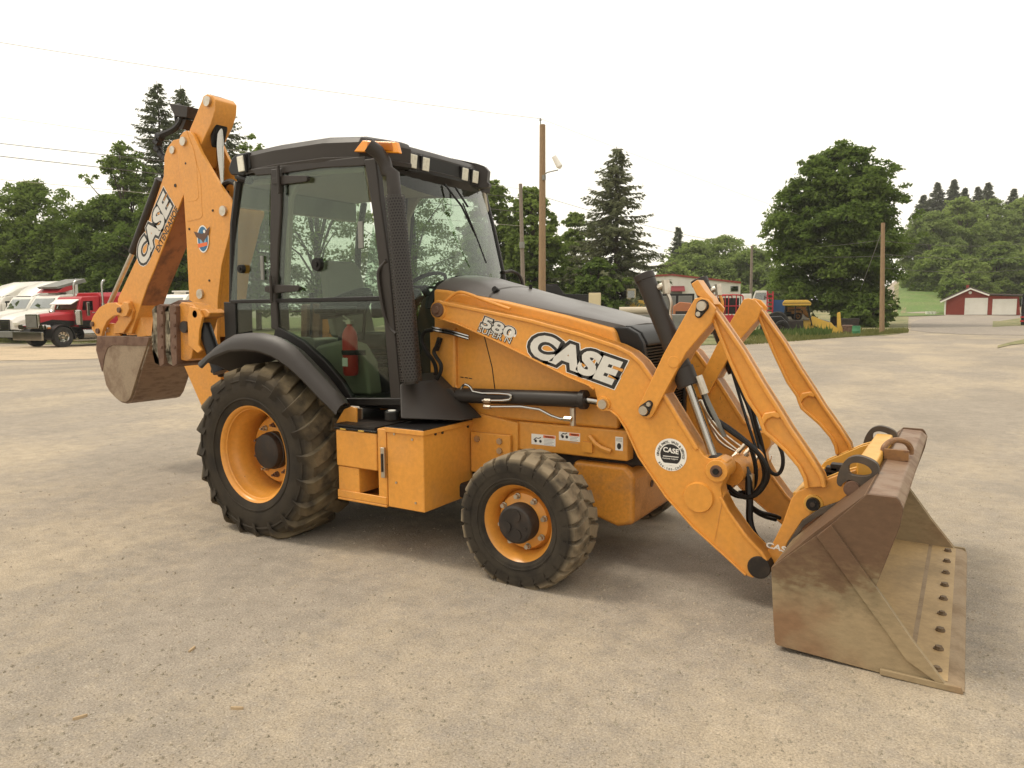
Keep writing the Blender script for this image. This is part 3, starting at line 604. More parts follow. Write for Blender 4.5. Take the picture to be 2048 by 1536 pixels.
# ---- toolbox, battery box, steps on the near side
bx = MB().box((1.19, -1.0, .35), (1.49, -.46, .865)).build('toolbox', ORANGE, BH, .008)
MB().box((1.183, -1.008, .868), (1.50, -.455, .882)).build('toolbox_lid', BLACKP, bx, .003)
MB().strip([(1.184, .845), (1.497, .845)], -1.012, -1.0005, -.032).build('lid_lip', ORANGE, bx, .004)
MB().box((1.4905, -1.012, .845), (1.502, -.46, .877)).build('lid_lip', ORANGE, bx, .004)
p = onY(767, 925, -1.01); MB().box((p.x-.016, -1.022, p.z-.10), (p.x+.016, -1.0, p.z+.10)).build('box_latch', STEEL, bx, .004)
MB().box((p.x-.006, -1.03, p.z-.06), (p.x+.006, -1.022, p.z+.06)).build('latch_bar', DARKM, bx, .002)
for px, py in ((825, 879), (789, 868), (793, 965), (832, 1006)):
    p = onY(px, py, -1.0); MB().cyl(p, p+Vector((0, -.006, 0)), .008, n=8).build('rivet', STEEL, bx)
for px, py in ((857, 862), (870, 868), (884, 865), (935, 853)):
    p = onX(px, py, 1.49); MB().cyl(p, p+Vector((.008, 0, 0)), .009, n=8).build('rivet', DARKM, bx)
bb = MB().box((.735, -1.0, .575), (1.10, -.60, .825)).build('battery_box', ORANGE, BH, .010)
MB().box((.728, -1.006, .828), (1.105, -.60, .842)).build('battery_box_lid', BLACKP, bb, .004)
for px in (680, 716): p = onY(px, 857, -1.008); MB().box((p.x, -1.009, .829), (p.x+.05, -1.0065, .838)).build('lid_mark', YELP, bb)
sc = MB().box((.74, -.99, .40), (.93, -.60, .572)).box((.93, -.62, .40), (1.17, -.60, .572)).box((.735, -1.0, .34), (1.175, -.60, .358)).box((.735, -1.0, .358), (1.175, -.985, .41)).box((1.105, -.995, .358), (1.18, -.62, .86)).build('step_box', ORANGE, BH, .006)
MB().prism(qs([(672, 848), (690, 818), (703, 813), (715, 816), (715, 850)], -.85), -.86, -.845).build('step_bracket', ORANGE, BH, .004)
MB().prism(qs([(714, 816), (726, 816), (726, 838), (714, 838)], -.80), -.81, -.80).build('lug_plate', STEEL, BH, .002)
MB().box((.70, -.97, .844), (1.06, -.62, .858)).build('step_tread', DARKM, BH)
p = onY(784, 822, -.86); MB().cyl(p-Vector((0, 0, .06)), p, .05, n=20).build('filler_cap', BLACKP, BH, .006); MB().cyl(p+Vector((0, -.0, .001)), p+Vector((0, 0, .006)), .026, n=20).build('cap_badge', DEC_W, BH)
# far-side fuel tank so the machine is closed from the other side
MB().box((.75, .46, .35), (1.50, 1.0, .87)).build('fuel_tank', PLASTIC, BH, .03)

# ---- loader arms
ARM = [(864, 629), (864, 611), (872, 603), (886, 603), (988, 623), (1063, 639), (1161.6, 666), (1236, 691), (1262, 704), (1285, 724), (1300, 745), (1336, 795), (1377.5, 863.6), (1398, 897), (1408, 912), (1420, 917), (1440, 915), (1452, 924), (1456, 940), (1450, 957), (1441, 975), (1444, 993), (1459, 1022), (1495, 1073), (1524, 1102.5), (1536, 1120), (1534, 1140), (1520, 1152), (1504, 1156), (1491.5, 1151), (1459, 1121), (1386, 1055), (1331, 993), (1276.5, 913), (1251, 857), (1236, 834), (1221, 822), (1205, 821), (1194, 812), (1193, 795), (1188, 780), (1178, 772), (1137, 755), (1062.7, 718), (988, 681), (914, 648.6), (882, 639)]
def inset(pl, w):
    out = []
    n = len(pl)
    for i in range(n):
        d = (Vector(pl[(i+1) % n])-Vector(pl[i-1])).normalized(); out.append((pl[i][0]+d.y*w, pl[i][1]-d.x*w))
    return out
AY0, AY1 = .575, .455
arm_xz = qs(ARM, -AY0)
pin_t, pin_l, pin_b, pin_c, pin_p, pin_u = q(1433, 942, -.6), q(1207, 808, -.58), q(1518, 1135, -.58), q(1290, 820, -.6), q(873, 620, -.6), q(1406, 612, -.6)
def pin(name, c, s, y, r_, m, L=.012, parent=None, hexa=False):
    return MB().cyl((c[0], s*y, c[1]), (c[0], s*(y+L), c[1]), r_, r_*.93, 24).build(name, m, parent or BH)
for s in (-1, 1):
    arm = MB().prism(arm_xz, s*AY0, s*AY1).build('loader_arm', ORANGE, BH, .006)
    # flanges along the top and bottom edges
    top = qs(ARM[3:14], -AY0); MB().strip(top, s*(AY0+.014), s*(AY1-.012), .022).build('top_flange', ORANGE, arm, .005)
    bot = qs([ARM[i] for i in range(29, 39)], -AY0); MB().strip(bot, s*(AY0+.016), s*(AY1-.012), .011).build('bottom_flange', ORANGE, arm, .005)
    bot = qs([ARM[i] for i in range(40, 47)], -AY0); MB().strip(bot, s*(AY0+.016), s*(AY1-.012), .011).build('bottom_flange', ORANGE, arm, .005)
    fr_ = qs(ARM[21:26], -AY0); MB().strip(fr_, s*(AY0+.010), s*(AY1-.01), .016).build('front_flange', ORANGE, arm, .004)
    c = q(1397, 995, -.58); pin('tube_end', c, s, AY0, .088, ORANGE, .016, arm)
    c2 = pin_t; MB().cyl((c2[0], s*(AY0+.03), c2[1]), (c2[0], s*(AY1-.03), c2[1]), .062, n=28).build('pin_boss', ORANGE, arm, .004)
    pin('pin', pin_t, s, AY0+.03, .034, RUST, .012, arm); pin('pin', (pin_t[0], pin_t[1]), s, AY0+.04, .018, BLACK, .008, arm)
    pin('pin_boss', pin_l, s, AY0, .045, ORANGE, .012, arm); pin('pin', pin_l, s, AY0+.012, .03, STEEL, .016, arm)
    pin('pin_boss', pin_p, s, AY0, .066, ORANGE, .01, arm); pin('pin', pin_p, s, AY0+.01, .05, RUST, .016, arm); pin('pin', pin_p, s, AY0+.026, .026, RUST, .014, arm)
    MB().cyl((pin_b[0], s*(AY0+.012), pin_b[1]), (pin_b[0], s*(AY1-.05), pin_b[1]), .062, n=24).build('foot_boss', DARKM, arm, .004)
    MB().strip(qs([(1449, 985), (1430, 1082)], -AY0), s*(AY0+.0015), s*AY0, .005).build('weld_seam', ORANGE_B, arm)
# cross tube and valve block between the arms
cc = q(1397, 995, -.58); MB().cyl((cc[0], -.45, cc[1]), (cc[0], .45, cc[1]), .075, n=28).build('cross_tube', ORANGE, BH)
# ---- tilt levers (two plates each), tilt cylinders and long links
LEV = [(1389, 597), (1400, 594.5), (1416, 599), (1432, 617), (1422, 646), (1372, 706), (1309, 824), (1303, 834), (1296, 838), (1283, 834), (1276, 823), (1277, 811), (1283, 800), (1326, 709)]
LINKL = [(1423, 640), (1440, 683), (1457.6, 726), (1492, 800.6), (1515, 835), (1519, 848), (1526, 865), (1543.6, 881), (1569, 904), (1595, 935), (1606, 957), (1610, 978)]
LINKR = [(1652, 975), (1646, 952), (1621, 912), (1583.6, 858), (1561, 820.7), (1526, 766), (1489, 703), (1440, 632), (1425, 612), (1409, 606)]
for s in (-1, 1):
    lv = qs(LEV, -.605)
    lev = MB().prism(lv, s*.605, s*.58).build('tilt_lever', ORANGE, BH, .006)
    MB().prism(lv, s*.45, s*.425).build('inner_plate', ORANGE, lev, .005)
    MB().prism([lv[4], lv[5], lv[6], (lv[6][0]-.02, lv[6][1]), (lv[5][0]-.02, lv[5][1]), (lv[4][0]-.02, lv[4][1])], s*.58, s*.45).build('web_plate', ORANGE_B, lev)
    c = q(1347, 724, -.605); pin('plug_disc', c, s, .605, .034, ORANGE, .004, lev)
    for cpin, tag_ in ((pin_u, (1398, 628)), (pin_c, (1299, 808))):
        cp = q(*tag_, -.605); d = Vector((cp[0]-cpin[0], cp[1]-cpin[1])).normalized(); nn = Vector((-d.y, d.x))
        poly = [tuple(Vector(cpin)+nn*.036*math.cos(a)-d*.036*math.sin(a)) for a in [math.pi*i/6 for i in range(7)]]+[tuple(Vector(cp)-nn*.022*math.cos(a)+d*.022*math.sin(a)) for a in [math.pi*i/6 for i in range(7)]]
        MB().prism(poly, s*.612, s*.605).build('pin_keeper', DARKM, lev, .002)
        pin('pin', cpin, s, .612, .028, STEEL, .022, lev); pin('keeper_bolt', cp, s, .612, .014, STEEL, .012, lev)
    # cap bracket on the head of the lever
    if s < 0: MB().prism(qs([(1383, 568), (1396, 559), (1412, 583), (1426, 598), (1430, 610), (1410, 600), (1394, 590)], -.56), s*.57, s*.46).build('lever_head', ORANGE, BH, .005)
    # link
    L_ = qs(LINKL, -.56); Rr = qs(LINKR, -.56)
    lk = MB().prism(L_+Rr, s*.545, s*.485).build('tilt_link', ORANGE, BH, .006)
    MB().strip(qs(LINKL[0:12], -.56), s*.565, s*.465, -.020).build('link_flange', ORANGE, lk, .006)
    MB().strip(qs(LINKR[0:9], -.56), s*.565, s*.465, -.020).build('link_flange', ORANGE, lk, .006)
    MB().prism(qs([(1517, 845), (1528, 826), (1551, 822), (1566, 832), (1556, 838), (1545, 834), (1534, 840), (1524, 856)], -.56), s*.563, s*.467).build('link_rib', ORANGE, lk, .008)
    # tilt cylinder
    a, g, e = onY(1288, 552, -.515), onY(1375, 765, -.515), onY(1431, 926, -.515)
    f = lambda p: Vector((p.x, s*.515, p.z)); a, g, e = f(a), f(g), f(e); ua = (e-a).normalized()
    tcyl = MB().cyl(a, g-ua*.05, .056, n=28).cyl(a-ua*.012, a+ua*.03, .060, n=28).cyl(g-ua*.09, g+ua*.02, .064, n=28).build('tilt_cylinder', PLASTIC, BH, .005)
    MB().cyl(g, e, .024, n=20).build('rod', CHROME, tcyl)
    MB().cyl((e.x, s*.46, e.z), (e.x, s*.57, e.z), .05, n=20).build('rod_eye', DARKM, tcyl)
    po = Vector((.055, 0, .02)); MB().cyl(a+ua*.10+Vector((.04, 0, .02)), a+ua*.10+Vector((.10, 0, .045)), .02, n=10).cyl(a+ua*.10+Vector((.09, 0, .065)), a+ua*.10+Vector((.10, 0, -.01)), .024, n=8).build('port_fitting', STEEL, tcyl)
    k = a+ua*.10+Vector((.10, 0, .0)); MB().tube([k, k+Vector((.03, 0, -.06)), k+Vector((.015, 0, -.14)), k+Vector((.06, 0, -.26)), g+Vector((.07, 0, .30))], .011, 8, 2).build('steel_pipe', STEEL if s < 0 else ORANGE, tcyl)
    MB().tube([g+Vector((.0, 0, .02)), g+Vector((.07, -.02*s, .0)), g+Vector((.11, -.02*s, -.10)), g+Vector((.17, -.03*s, -.22)), g+Vector((.20, -.06*s, -.3))], .013, 8, 2).build('steel_pipe', GREYP, tcyl)
    MB().cyl(g+Vector((.06, 0, .04)), g+Vector((.10, 0, -.06)), .024, n=10).build('port_fitting', STEEL, tcyl)
    # lift cylinder
    la, lb = onY(905, 790, -.525), onY(1188, 800, -.525); la = Vector((la.x, s*.525, la.z)); lb = Vector((lb.x, s*.525, lb.z)); u_ = (lb-la).normalized()
    lc = MB().cyl(la+u_*.05, lb-u_*.06, .050, n=28).cyl(lb-u_*.09, lb-u_*.05, .060, n=28).cyl((la.x, s*.49, la.z), (la.x, s*.57, la.z), .05, n=20).build('lift_cylinder', PLASTIC, BH, .004)
    MB().cyl(lb-u_*.06, Vector((pin_l[0], s*.525, pin_l[1])), .024).build('rod', CHROME, lc)
    MB().cyl((pin_l[0], s*.49, pin_l[1]), (pin_l[0], s*.57, pin_l[1]), .045, n=20).build('rod_eye', DARKM, lc)
    if s < 0:
        MB().tube([onY(x, y, -.585) for x, y in ((922, 778), (928, 768), (940, 772), (948, 786), (1016, 787), (1024, 793), (1018, 801), (965, 801))], .009, 8, 1).build('steel_pipe', CHROME, lc)
        MB().tube([onY(x, y, -.585) for x, y in ((968, 814), (1068, 813), (1115, 838), (1140, 837))], .009, 8, 1).build('steel_pipe', CHROME, lc)
        for x, y in ((975, 802), (975, 814), (1136, 838)): p = onY(x, y, -.585); MB().cyl(p-Vector((.025, 0, 0)), p+Vector((.025, 0, 0)), .016, n=6).build('pipe_nut', STEEL, lc)
        p = onY(1146, 832, -.55); MB().cyl(p-Vector((0, 0, .06)), p+Vector((0, 0, .05)), .02, n=8).build('port_fitting', STEEL, lc)
        for dz in (0, .018): MB().tube([onY(864, 660, -.53)+Vector((0, 0, dz)), onY(905, 668+0, -.53)+Vector((0, 0, dz)), onY(938, 678, -.53)+Vector((0, 0, dz))], .009, 8).build('steel_pipe', CHROME, lc)
        MB().tube([onY(x, y, -.53) for x, y in ((866, 660), (848, 662), (842, 680), (852, 703), (868, 722), (874, 745), (862, 762))], .014, 8, 2).build('hose', BLACK, lc)
        MB().tube([onY(x, y, -.56) for x, y in ((878, 688), (866, 702), (872, 714), (884, 730), (880, 750), (868, 766))], .014, 8, 2).build('hose', BLACK, lc)
        MB().tube([onY(x, y, -.50) for x, y in ((880, 676), (876, 690), (872, 700))], .02, 8, 1).build('hose', BLACK, lc)
# hydraulic fittings and hoses in front
vb = MB().cyl(onY(1462, 945, -.40), onY(1462, 945, -.40)+Vector((.04, .34, .02)), .075, n=24).build('valve_casting', ORANGE_B, BH)
for i, (x, y) in enumerate(((1476, 905), (1487, 912), (1494, 922), (1480, 925), (1500, 931), (1466, 915))):
    p = onY(x, y, -.28+.05*(i % 3)); MB().cyl(p, p+Vector((.035, .03, .05)), .014, n=6).build('pipe_nut', STEEL, vb)
def hose(pts, Ys, r_=.015, m=BLACK, name='hose'):
    n = len(pts); return MB().tube([onY(x, y, Ys[0]+(Ys[1]-Ys[0])*i/(n-1)) for i, (x, y) in enumerate(pts)], r_, 8, 2).build(name, m, BH)
hose([(1400, 770), (1415, 815), (1428, 838), (1460, 862), (1500, 890), (1525, 915), (1540, 950), (1520, 985), (1495, 998), (1468, 985), (1452, 968)], (-.50, -.36), .014)
hose([(1425, 835), (1455, 853), (1490, 880), (1518, 905), (1530, 940), (1528, 965), (1508, 990), (1480, 995), (1458, 985)], (-.45, -.30), .013)
hose([(1500, 890), (1512, 930), (1512, 965), (1500, 985), (1478, 985)], (-.32, -.25), .013)
hose([(1505, 815), (1512, 850), (1522, 880), (1530, 920), (1540, 945), (1556, 951), (1566, 935), (1566, 910), (1558, 890)], (.2, .30), .013)
hose([(1468, 740), (1480, 775), (1500, 820), (1508, 850), (1516, 880), (1522, 905)], (.42, .2), .014)
hose([(1462, 735), (1490, 830), (1515, 905), (1528, 945)], (.46, .1), .010)
hose([(1400, 800), (1418, 835), (1440, 862), (1462, 880), (1480, 893)], (-.40, -.2), .009, STEEL, 'steel_pipe')
hose([(1420, 848), (1438, 872), (1462, 892), (1476, 902)], (-.20, -.1), .009, STEEL, 'steel_pipe')
hose([(1402, 800), (1428, 872), (1446, 890), (1470, 903)], (-.1, .0), .009, STEEL, 'steel_pipe')
hose([(1490, 935), (1498, 955), (1497, 975), (1500, 1000), (1498, 1040), (1508, 1072), (1525, 1088)], (-.34, -.40), .021, BLACKP, 'hose_sleeve')
hose([(1502, 1012), (1520, 1025), (1545, 1030), (1560, 1036)], (-.33, -.2), .012)
hose([(1502, 1018), (1525, 1033), (1552, 1040)], (-.33, -.2), .010)
p = onY(1500, 965, -.34); MB().cyl(p+Vector((0, 0, .05)), p-Vector((0, 0, .07)), .024, n=8).build('port_fitting', STEEL, BH)
# ---- quick coupler
CPL = [(1517, 1122), (1542.6, 1091.5), (1564.5, 1047.8), (1582.7, 996.8), (1593.6, 984), (1677.5, 949), (1712, 940), (1716, 985), (1700, 1000), (1641, 1016), (1604.6, 1041), (1575, 1086), (1561, 1120), (1548, 1140), (1525, 1150)]
for s in (-1, 1):
    cp_l = MB().prism(qs(CPL, -.50), s*.50, s*.475).build('coupler_plate', ORANGE if s < 0 else GOLD, BH, .005)
    MB().prism([(x-.0, z) for x, z in qs(CPL, -.50)], s*.40, s*.38).build('inner_plate', GOLD, cp_l, .004)
    c = q(1627, 1007, -.50); pin('pin_boss', c, s, .50, .05, GOLD, .008, cp_l); pin('pin', c, s, .508, .036, BLACKP, .02, cp_l); pin('pin', c, s, .528, .014, DARKM, .006, cp_l)
ct = (onY(1732, 938, -.45)); MB().box((ct.x-.045, -.46, ct.z-.05), (ct.x+.05, .46, ct.z+.045)).build('coupler_tube', GOLD, BH, .012)
MB().box((3.58, -.38, .48), (3.63, .38, .62)).build('coupler_crossplate', GOLD, BH, .006)
for k, (x, y) in enumerate(((1655, 948), (1664, 940), (1674, 934), (1668, 951))): p = onY(x, y, -.30); MB().box((p.x-.03, p.y-.03, p.z-.02), (p.x+.03, p.y+.03, p.z+.02)).build('coupler_latch', DARKM, BH, .004)
letter_on('lettering', 'CASE', -.50, (1531, 1094), (1582, 1108), (1534, 1083), DEC_W, BH, .002, .03)
# ---- loader bucket
SIDE = [(1542.6, 1135), (1634, 1070), (1663, 1048), (1734, 988), (1793, 995), (1800, 1003), (1807, 1019), (1800, 1052), (1790, 1078), (1752, 1173), (1823, 1277), (1889, 1365), (1912, 1388), (1880, 1380), (1805, 1362), (1555, 1290), (1550, 1285), (1547, 1240)]
side_xz = [(x, max(z, .0)) for x, z in qs(SIDE, -1.04)]
back = [side_xz[12], (4.2, .004), (3.9, .012), side_xz[15], side_xz[16], side_xz[17], side_xz[0]]+[(3.70, .49), (3.80, .60), (3.87, .67), side_xz[3]]
shell = MB(); n = len(back); rings = []
def off(pl, w):
    o = []
    for i, p in enumerate(pl):
        d = (Vector(pl[min(i+1, len(pl)-1)])-Vector(pl[max(i-1, 0)])).normalized(); o.append((p[0]+d.y*w, p[1]-d.x*w))
    return o
bk = off(back, .02) ; bi = [(x, z) for x, z in bk]
# rounded inside of the bowl
floor_in = [(4.36, .022), (4.0, .03), (3.80, .045), (3.71, .10), (3.675, .20), (3.67, .34), (3.69, .44), (3.75, .53), (3.85, .63), (3.97, .76)]
bucket = MB().prism(back+floor_in[::-1], -1.035, 1.035).build('loader_bucket', BUCKET, BH, 0, ang=25)
MB().loft([[(x, y, z+.003) for x, z in floor_in] for y in (-1.02, 1.02)], cap=False, closed=False).build('bowl_lining', BUCKET_IN, bucket, ang=40)
for s in (-1, 1):
    MB().prism(side_xz, s*1.045, s*1.020).build('side_plate', BUCKET, bucket, .003)
    MB().prism(qs([(1634, 1072), (1663, 1048), (1752, 1173), (1823, 1277), (1889, 1365), (1872, 1362), (1812, 1318), (1783, 1277)], -1.05), s*1.062, s*1.046).build('side_stiffener', BUCKET, bucket, .003)
    MB().prism([(4.10, .004), (4.42, .0), (4.41, .03), (4.10, .032)], s*1.064, s*1.047).build('edge_corner', BUCKET, bucket, .004)
MB().prism([(4.20, .029), (4.395, .021), (4.425, .002), (4.20, .002)], -1.043, 1.043).build('cutting_edge', mat('cutting_edge_steel', (.30, .215, .13), .6, spec=.2, var=.8, vcol=(.20, .135, .08), vscale=5, fine=.1), bucket, .003)

for k in range(9):
    y = -.93+1.86*k/8; bo = MB().cyl((4.315, y, .024), (4.315, y, .033), .022, n=16).cyl((4.315, y, .033), (4.315, y, .043), .0145+.002*(k % 3), n=6).build('edge_bolt', mat('dusty_bolt', (.17, .115, .065), .7, var=.6, vcol=(.09, .055, .03), vscale=60), bucket)
hexa = qs([(1734, 987.6), (1793, 998), (1804, 1011), (1797, 1045), (1752, 1062), (1720, 1010)], -1.04)
hexs = [(4.005, .805), (4.125, .80), (4.16, .765), (4.14, .70), (4.05, .66), (3.96, .74)]
MB().prism(hexs, -1.03, 1.03).build('top_beam', BEAMM, bucket, .008)
hk = onX(1800, 895, 4.07)
ho = MB(); cx, cy2 = 4.06, hk.y
tp = .812
ho.tube([(4.00, cy2-.07, tp), (3.99, cy2-.06, tp+.05), (4.03, cy2-.02, tp+.09), (4.09, cy2+.02, tp+.085), (4.12, cy2+.07, tp+.04), (4.12, cy2+.07, tp)], .016, 10, 2).box((4.0, cy2-.10, tp-.01), (4.12, cy2-.075, tp+.05)).build('lifting_ring', mat('gold_ring', (.24, .12, .045), .3, var=.8, vcol=(.13, .06, .03), vscale=30), bucket, .003)
# bucket ears: dark brackets that hook over the coupler pins, each with a carrying loop
EAR = [(1672, 968), (1676, 945), (1686, 925), (1699, 914), (1720, 911), (1750, 923), (1759, 936), (1757, 953), (1750, 975), (1739, 997), (1722, 1018), (1701, 1024), (1706, 1002), (1716, 985), (1714, 966), (1700, 958), (1684, 968), (1682, 975)]
HOLE = [(1697, 930), (1711, 924), (1735, 931), (1746, 945), (1735, 954), (1705, 952), (1697, 946)]
def chai(pl, it=2):
    for _ in range(it): pl = [p for i in range(len(pl)) for p in ((pl[i][0]*.75+pl[(i+1) % len(pl)][0]*.25, pl[i][1]*.75+pl[(i+1) % len(pl)][1]*.25), (pl[i][0]*.25+pl[(i+1) % len(pl)][0]*.75, pl[i][1]*.25+pl[(i+1) % len(pl)][1]*.75))]
    return pl
def holed(name, out, hole, y0, y1, m, parent):
    bmx = bmesh.new(); vo = [bmx.verts.new((x, y0, z)) for x, z in out]; vh = [bmx.verts.new((x, y0, z)) for x, z in hole]
    eds = [bmx.edges.new((l[i], l[(i+1) % len(l)])) for l in (vo, vh) for i in range(len(l))]
    bmesh.ops.triangle_fill(bmx, use_beauty=True, use_dissolve=False, edges=eds)
    ex_ = bmesh.ops.extrude_face_region(bmx, geom=bmx.faces[:]); bmesh.ops.translate(bmx, vec=(0, y1-y0, 0), verts=[e for e in ex_['geom'] if isinstance(e, bmesh.types.BMVert)])
    bmesh.ops.recalc_face_normals(bmx, faces=bmx.faces); me = bpy.data.meshes.new(name); bmx.to_mesh(me); bmx.free(); me.materials.append(m); me.shade_smooth(); me.set_sharp_from_angle(angle=R(35)); return link(name, me, parent, None, .004)
EARM = mat('ear_steel', (.065, .05, .038), .5, spec=.35, var=.7, vcol=(.12, .085, .055), vscale=8)
for s in (-1, 1):
    holed('hook_ear', chai(qs(EAR, -.56)), chai(qs(HOLE, -.56)), s*.56, s*.515, EARM, bucket)
    c = q(1703, 978, -.58); pin('coupler_pin', c, s, .47, .040, RUST, .12, bucket)
    MB().prism(qs([(1716, 992), (1708, 1003), (1641, 1030), (1608, 1052), (1582, 1092), (1566, 1128), (1550, 1136), (1566, 1118), (1575, 1086), (1604.6, 1041), (1641, 1016), (1700, 996)], -.53), s*.535, s*.51).build('bucket_bracket', EARM, bucket, .003)
# ---- backhoe: swing post, boom, dipper, bucket
BOOM = [(357.5, 283), (360, 271.5), (366, 264), (372, 261), (380, 263), (387, 271.5), (402, 305), (437.6, 367), (466, 408), (471, 416), (471, 424), (463, 447), (458, 470), (443, 531), (435.6, 596), (434, 674), (440, 740), (446, 800), (440, 830), (404, 815), (363, 721), (372, 690), (378, 596), (372, 471), (367, 390.7), (356, 324)]
bxz = qs(BOOM, -.16)
boom = MB().prism(bxz, -.16, -.125).build('boom', ORANGE, BH, .006)
MB().prism(bxz, .125, .16).build('boom_plate', ORANGE, boom, .006)
MB().strip(qs(BOOM[19:26], -.16), -.125, .125, -.02).build('boom_web', ORANGE, boom)
MB().strip(qs(BOOM[9:16], -.16), -.125, .125, .0+.02).build('boom_web', ORANGE, boom)
MB().prism(qs([(361, 285), (374, 262), (388, 300), (394, 330), (398, 395), (392, 402), (372, 404), (368, 330)], -.16), -.1645, -.159).build('boom_doubler', ORANGE, boom, .004)
MB().prism(qs([(394, 330), (401, 350), (405, 432), (400, 438), (375, 443), (369, 400), (392, 402), (398, 395)], -.16), -.163, -.1585).build('boom_doubler', ORANGE, boom, .003)
def bpin(px, py, Y, r_=.035, m=STEEL, L=.02, parent=boom):
    p = onY(px, py, Y); MB().cyl(p+Vector((0, .01, 0)), p+Vector((0, -L, 0)), r_, r_*.9, 20).build('pin', m, parent)
bpin(368, 283, -.164, .045); bpin(448, 422, -.16, .05); bpin(402, 588, -.16, .05)
for x, y in ((372, 327), (426, 421), (419, 561), (379, 458)): bpin(x, y, -.16, .012, DARKM, .006)
# second bars on the other boom side and the crowd cylinder between the plates
cr0, cr1 = onY(437, 215, 0), onY(444, 430, 0); uu = (cr1-cr0).normalized()
ccyl = MB().cyl(cr0+uu*.75, cr1+uu*.25, .07, n=24).build('crowd_cylinder', BLACKP, BH)
MB().cyl(cr0, cr0+uu*.8, .034, n=20).build('rod', CHROME, ccyl)
MB().prism(qs([(425, 205), (440, 194), (452, 198), (458, 212), (452, 262), (444, 300), (438, 240), (430, 232)], .05), -.07, .07).build('cylinder_head', PLASTIC_D, ccyl, .015)
# dipper head (bell crank) and dipper tube
DIPH = [(406, 203), (409, 193), (417, 188.5), (428, 192), (434, 200), (433, 222), (424, 250), (402, 296), (392, 330), (372, 340), (370, 300), (381, 262)]
diph = MB().prism(qs(DIPH, -.10), -.115, .115).build('dipper_head', ORANGE, BH, .008)
p = onY(416, 203, -.12); MB().cyl(p+Vector((0, .02, 0)), p+Vector((0, -.02, 0)), .045, n=20).build('pin', STEEL, diph)
DIP = [(327, 352), (328, 314), (334, 295), (346, 280), (358, 277), (372, 285), (385, 320), (384, 350), (366, 393), (308, 541), (295, 571), (282, 609), (262, 668), (232, 668), (236, 640), (235, 598), (274, 515), (287, 470)]
dip = MB().prism(qs(DIP, -.12), -.12, .12).build('dipper', ORANGE, BH, .008)
MB().loft([[onY(x, y, -.118)+Vector((.004, 0, 0)) for x, y in ((368, 395), (309, 542), (296, 573), (283, 611))], [onY(x, y, -.118)+Vector((.004, .236, 0)) for x, y in ((368, 395), (309, 542), (296, 573), (283, 611))]], cap=False, closed=False).build('dipper_underside', mat('brown_orange', (.30, .11, .03), .5, var=.9, vcol=(.10, .045, .025), vscale=7), dip)  # underside sheet in a darker, browner orange than the dipper sides
bpin(346, 300, -.12, .04, STEEL, .015, dip); bpin(351, 371, -.12, .018, DARKM, .006, dip)
e0, e1, e2 = onY(324, 362, -.06), onY(269, 505, -.06), onY(222, 606, -.06)
exc = MB().cyl(e0+Vector((-.03, 0, .02)), e1+Vector((-.03, 0, 0)), .042, n=20).build('extend_cylinder', PLASTIC, dip)
MB().cyl(e1+Vector((-.03, 0, 0)), e2+Vector((-.02, 0, 0)), .024, n=16).build('rod', STEEL, dip)
# hose bundle
MB().tube([onY(x, y, -.05) for x, y in ((355, 318), (345, 322), (335, 320), (322, 310), (314, 292), (316, 278), (322, 270), (335, 265), (350, 258), (362, 246), (366, 230), (362, 216), (356, 212))], .03, 8, 2).build('hose_bundle', BLACK, BH)
MB().tube([onY(x, y, .0) for x, y in ((354, 252), (352, 236), (352, 220), (358, 212), (366, 216), (372, 240))], .017, 8, 2).build('hose_bundle', BLACK, BH)
hs = MB()
for k, (x, y) in enumerate(((316, 300), (315, 286), (319, 274), (324, 312), (332, 319), (343, 321))): hs.tube([onY(x-4, y-3, -.05), onY(x+4, y+3, -.05)], .034, 8)
hs.build('hose_sleeve', BLACKP, BH)
MB().prism(qs([(360, 212), (398, 218), (396, 240), (372, 238)], .02), -.10, .14).prism(qs([(368, 240), (388, 242), (380, 262), (362, 258)], .02), -.06, .1).build('dipper_bracket', DARKM, BH, .005)
MB().tube([onY(x, y, -.10) for x, y in ((445, 380), (450, 366), (462, 362), (474, 370), (478, 385), (470, 400))], .025, 8, 2).build('hose', BLACK, BH)
# digging bucket, its link and guide bars
def dbar(name, pts, Y0, Y1, m=ORANGE, both=True):
    o = MB().prism(qs(pts, Y0), Y0, Y1).build(name, m, BH, .006)
    if both: MB().prism(qs(pts, Y0), -Y1, -Y0).build(name, m, BH, .006)
    return o
gl = dbar('guide_link', [(241, 612), (248, 604), (256, 606), (258, 618), (252, 632), (244, 634), (236, 630), (226, 632), (214, 642), (206, 658), (202, 672), (194, 672), (184, 660), (181, 645), (186, 632), (198, 615), (214, 606), (230, 605)], -.19, -.15)
bpin(240, 620, -.19, .03, RUST, .02, gl); bpin(186, 648, -.19, .028, RUST, .02, gl); bpin(197, 662, -.19, .03, RUST, .02, gl)
dbar('bucket_ear', [(211, 672), (212, 655), (218, 646), (226, 647), (232, 656), (241, 672)], -.13, -.10)
bpin(217, 660, -.135, .026, STEEL, .02, gl)
dbar('dipper_end_plate', [(232, 622), (245, 604), (258, 602), (266, 622), (262, 640), (246, 666), (226, 668), (228, 650), (236, 640)], -.15, -.12)
MB().prism(qs([(268, 650), (285, 632), (302, 672), (280, 674)], -.05), -.08, .08).build('bucket_mount', ORANGE, BH, .006)
DB = [(195, 672), (300, 674), (292, 695), (276, 745), (261, 794), (256, 802), (250, 804), (240, 802), (232.5, 797), (220, 784), (212, 770), (206.5, 745), (200, 730), (193, 700)]
dbx = qs(DB, -.30)
dbk = MB().prism(dbx, -.30, -.275).build('digging_bucket', DIGB, BH, .004)
MB().prism(dbx, .275, .30).build('bucket_side', DIGB, dbk, .004)
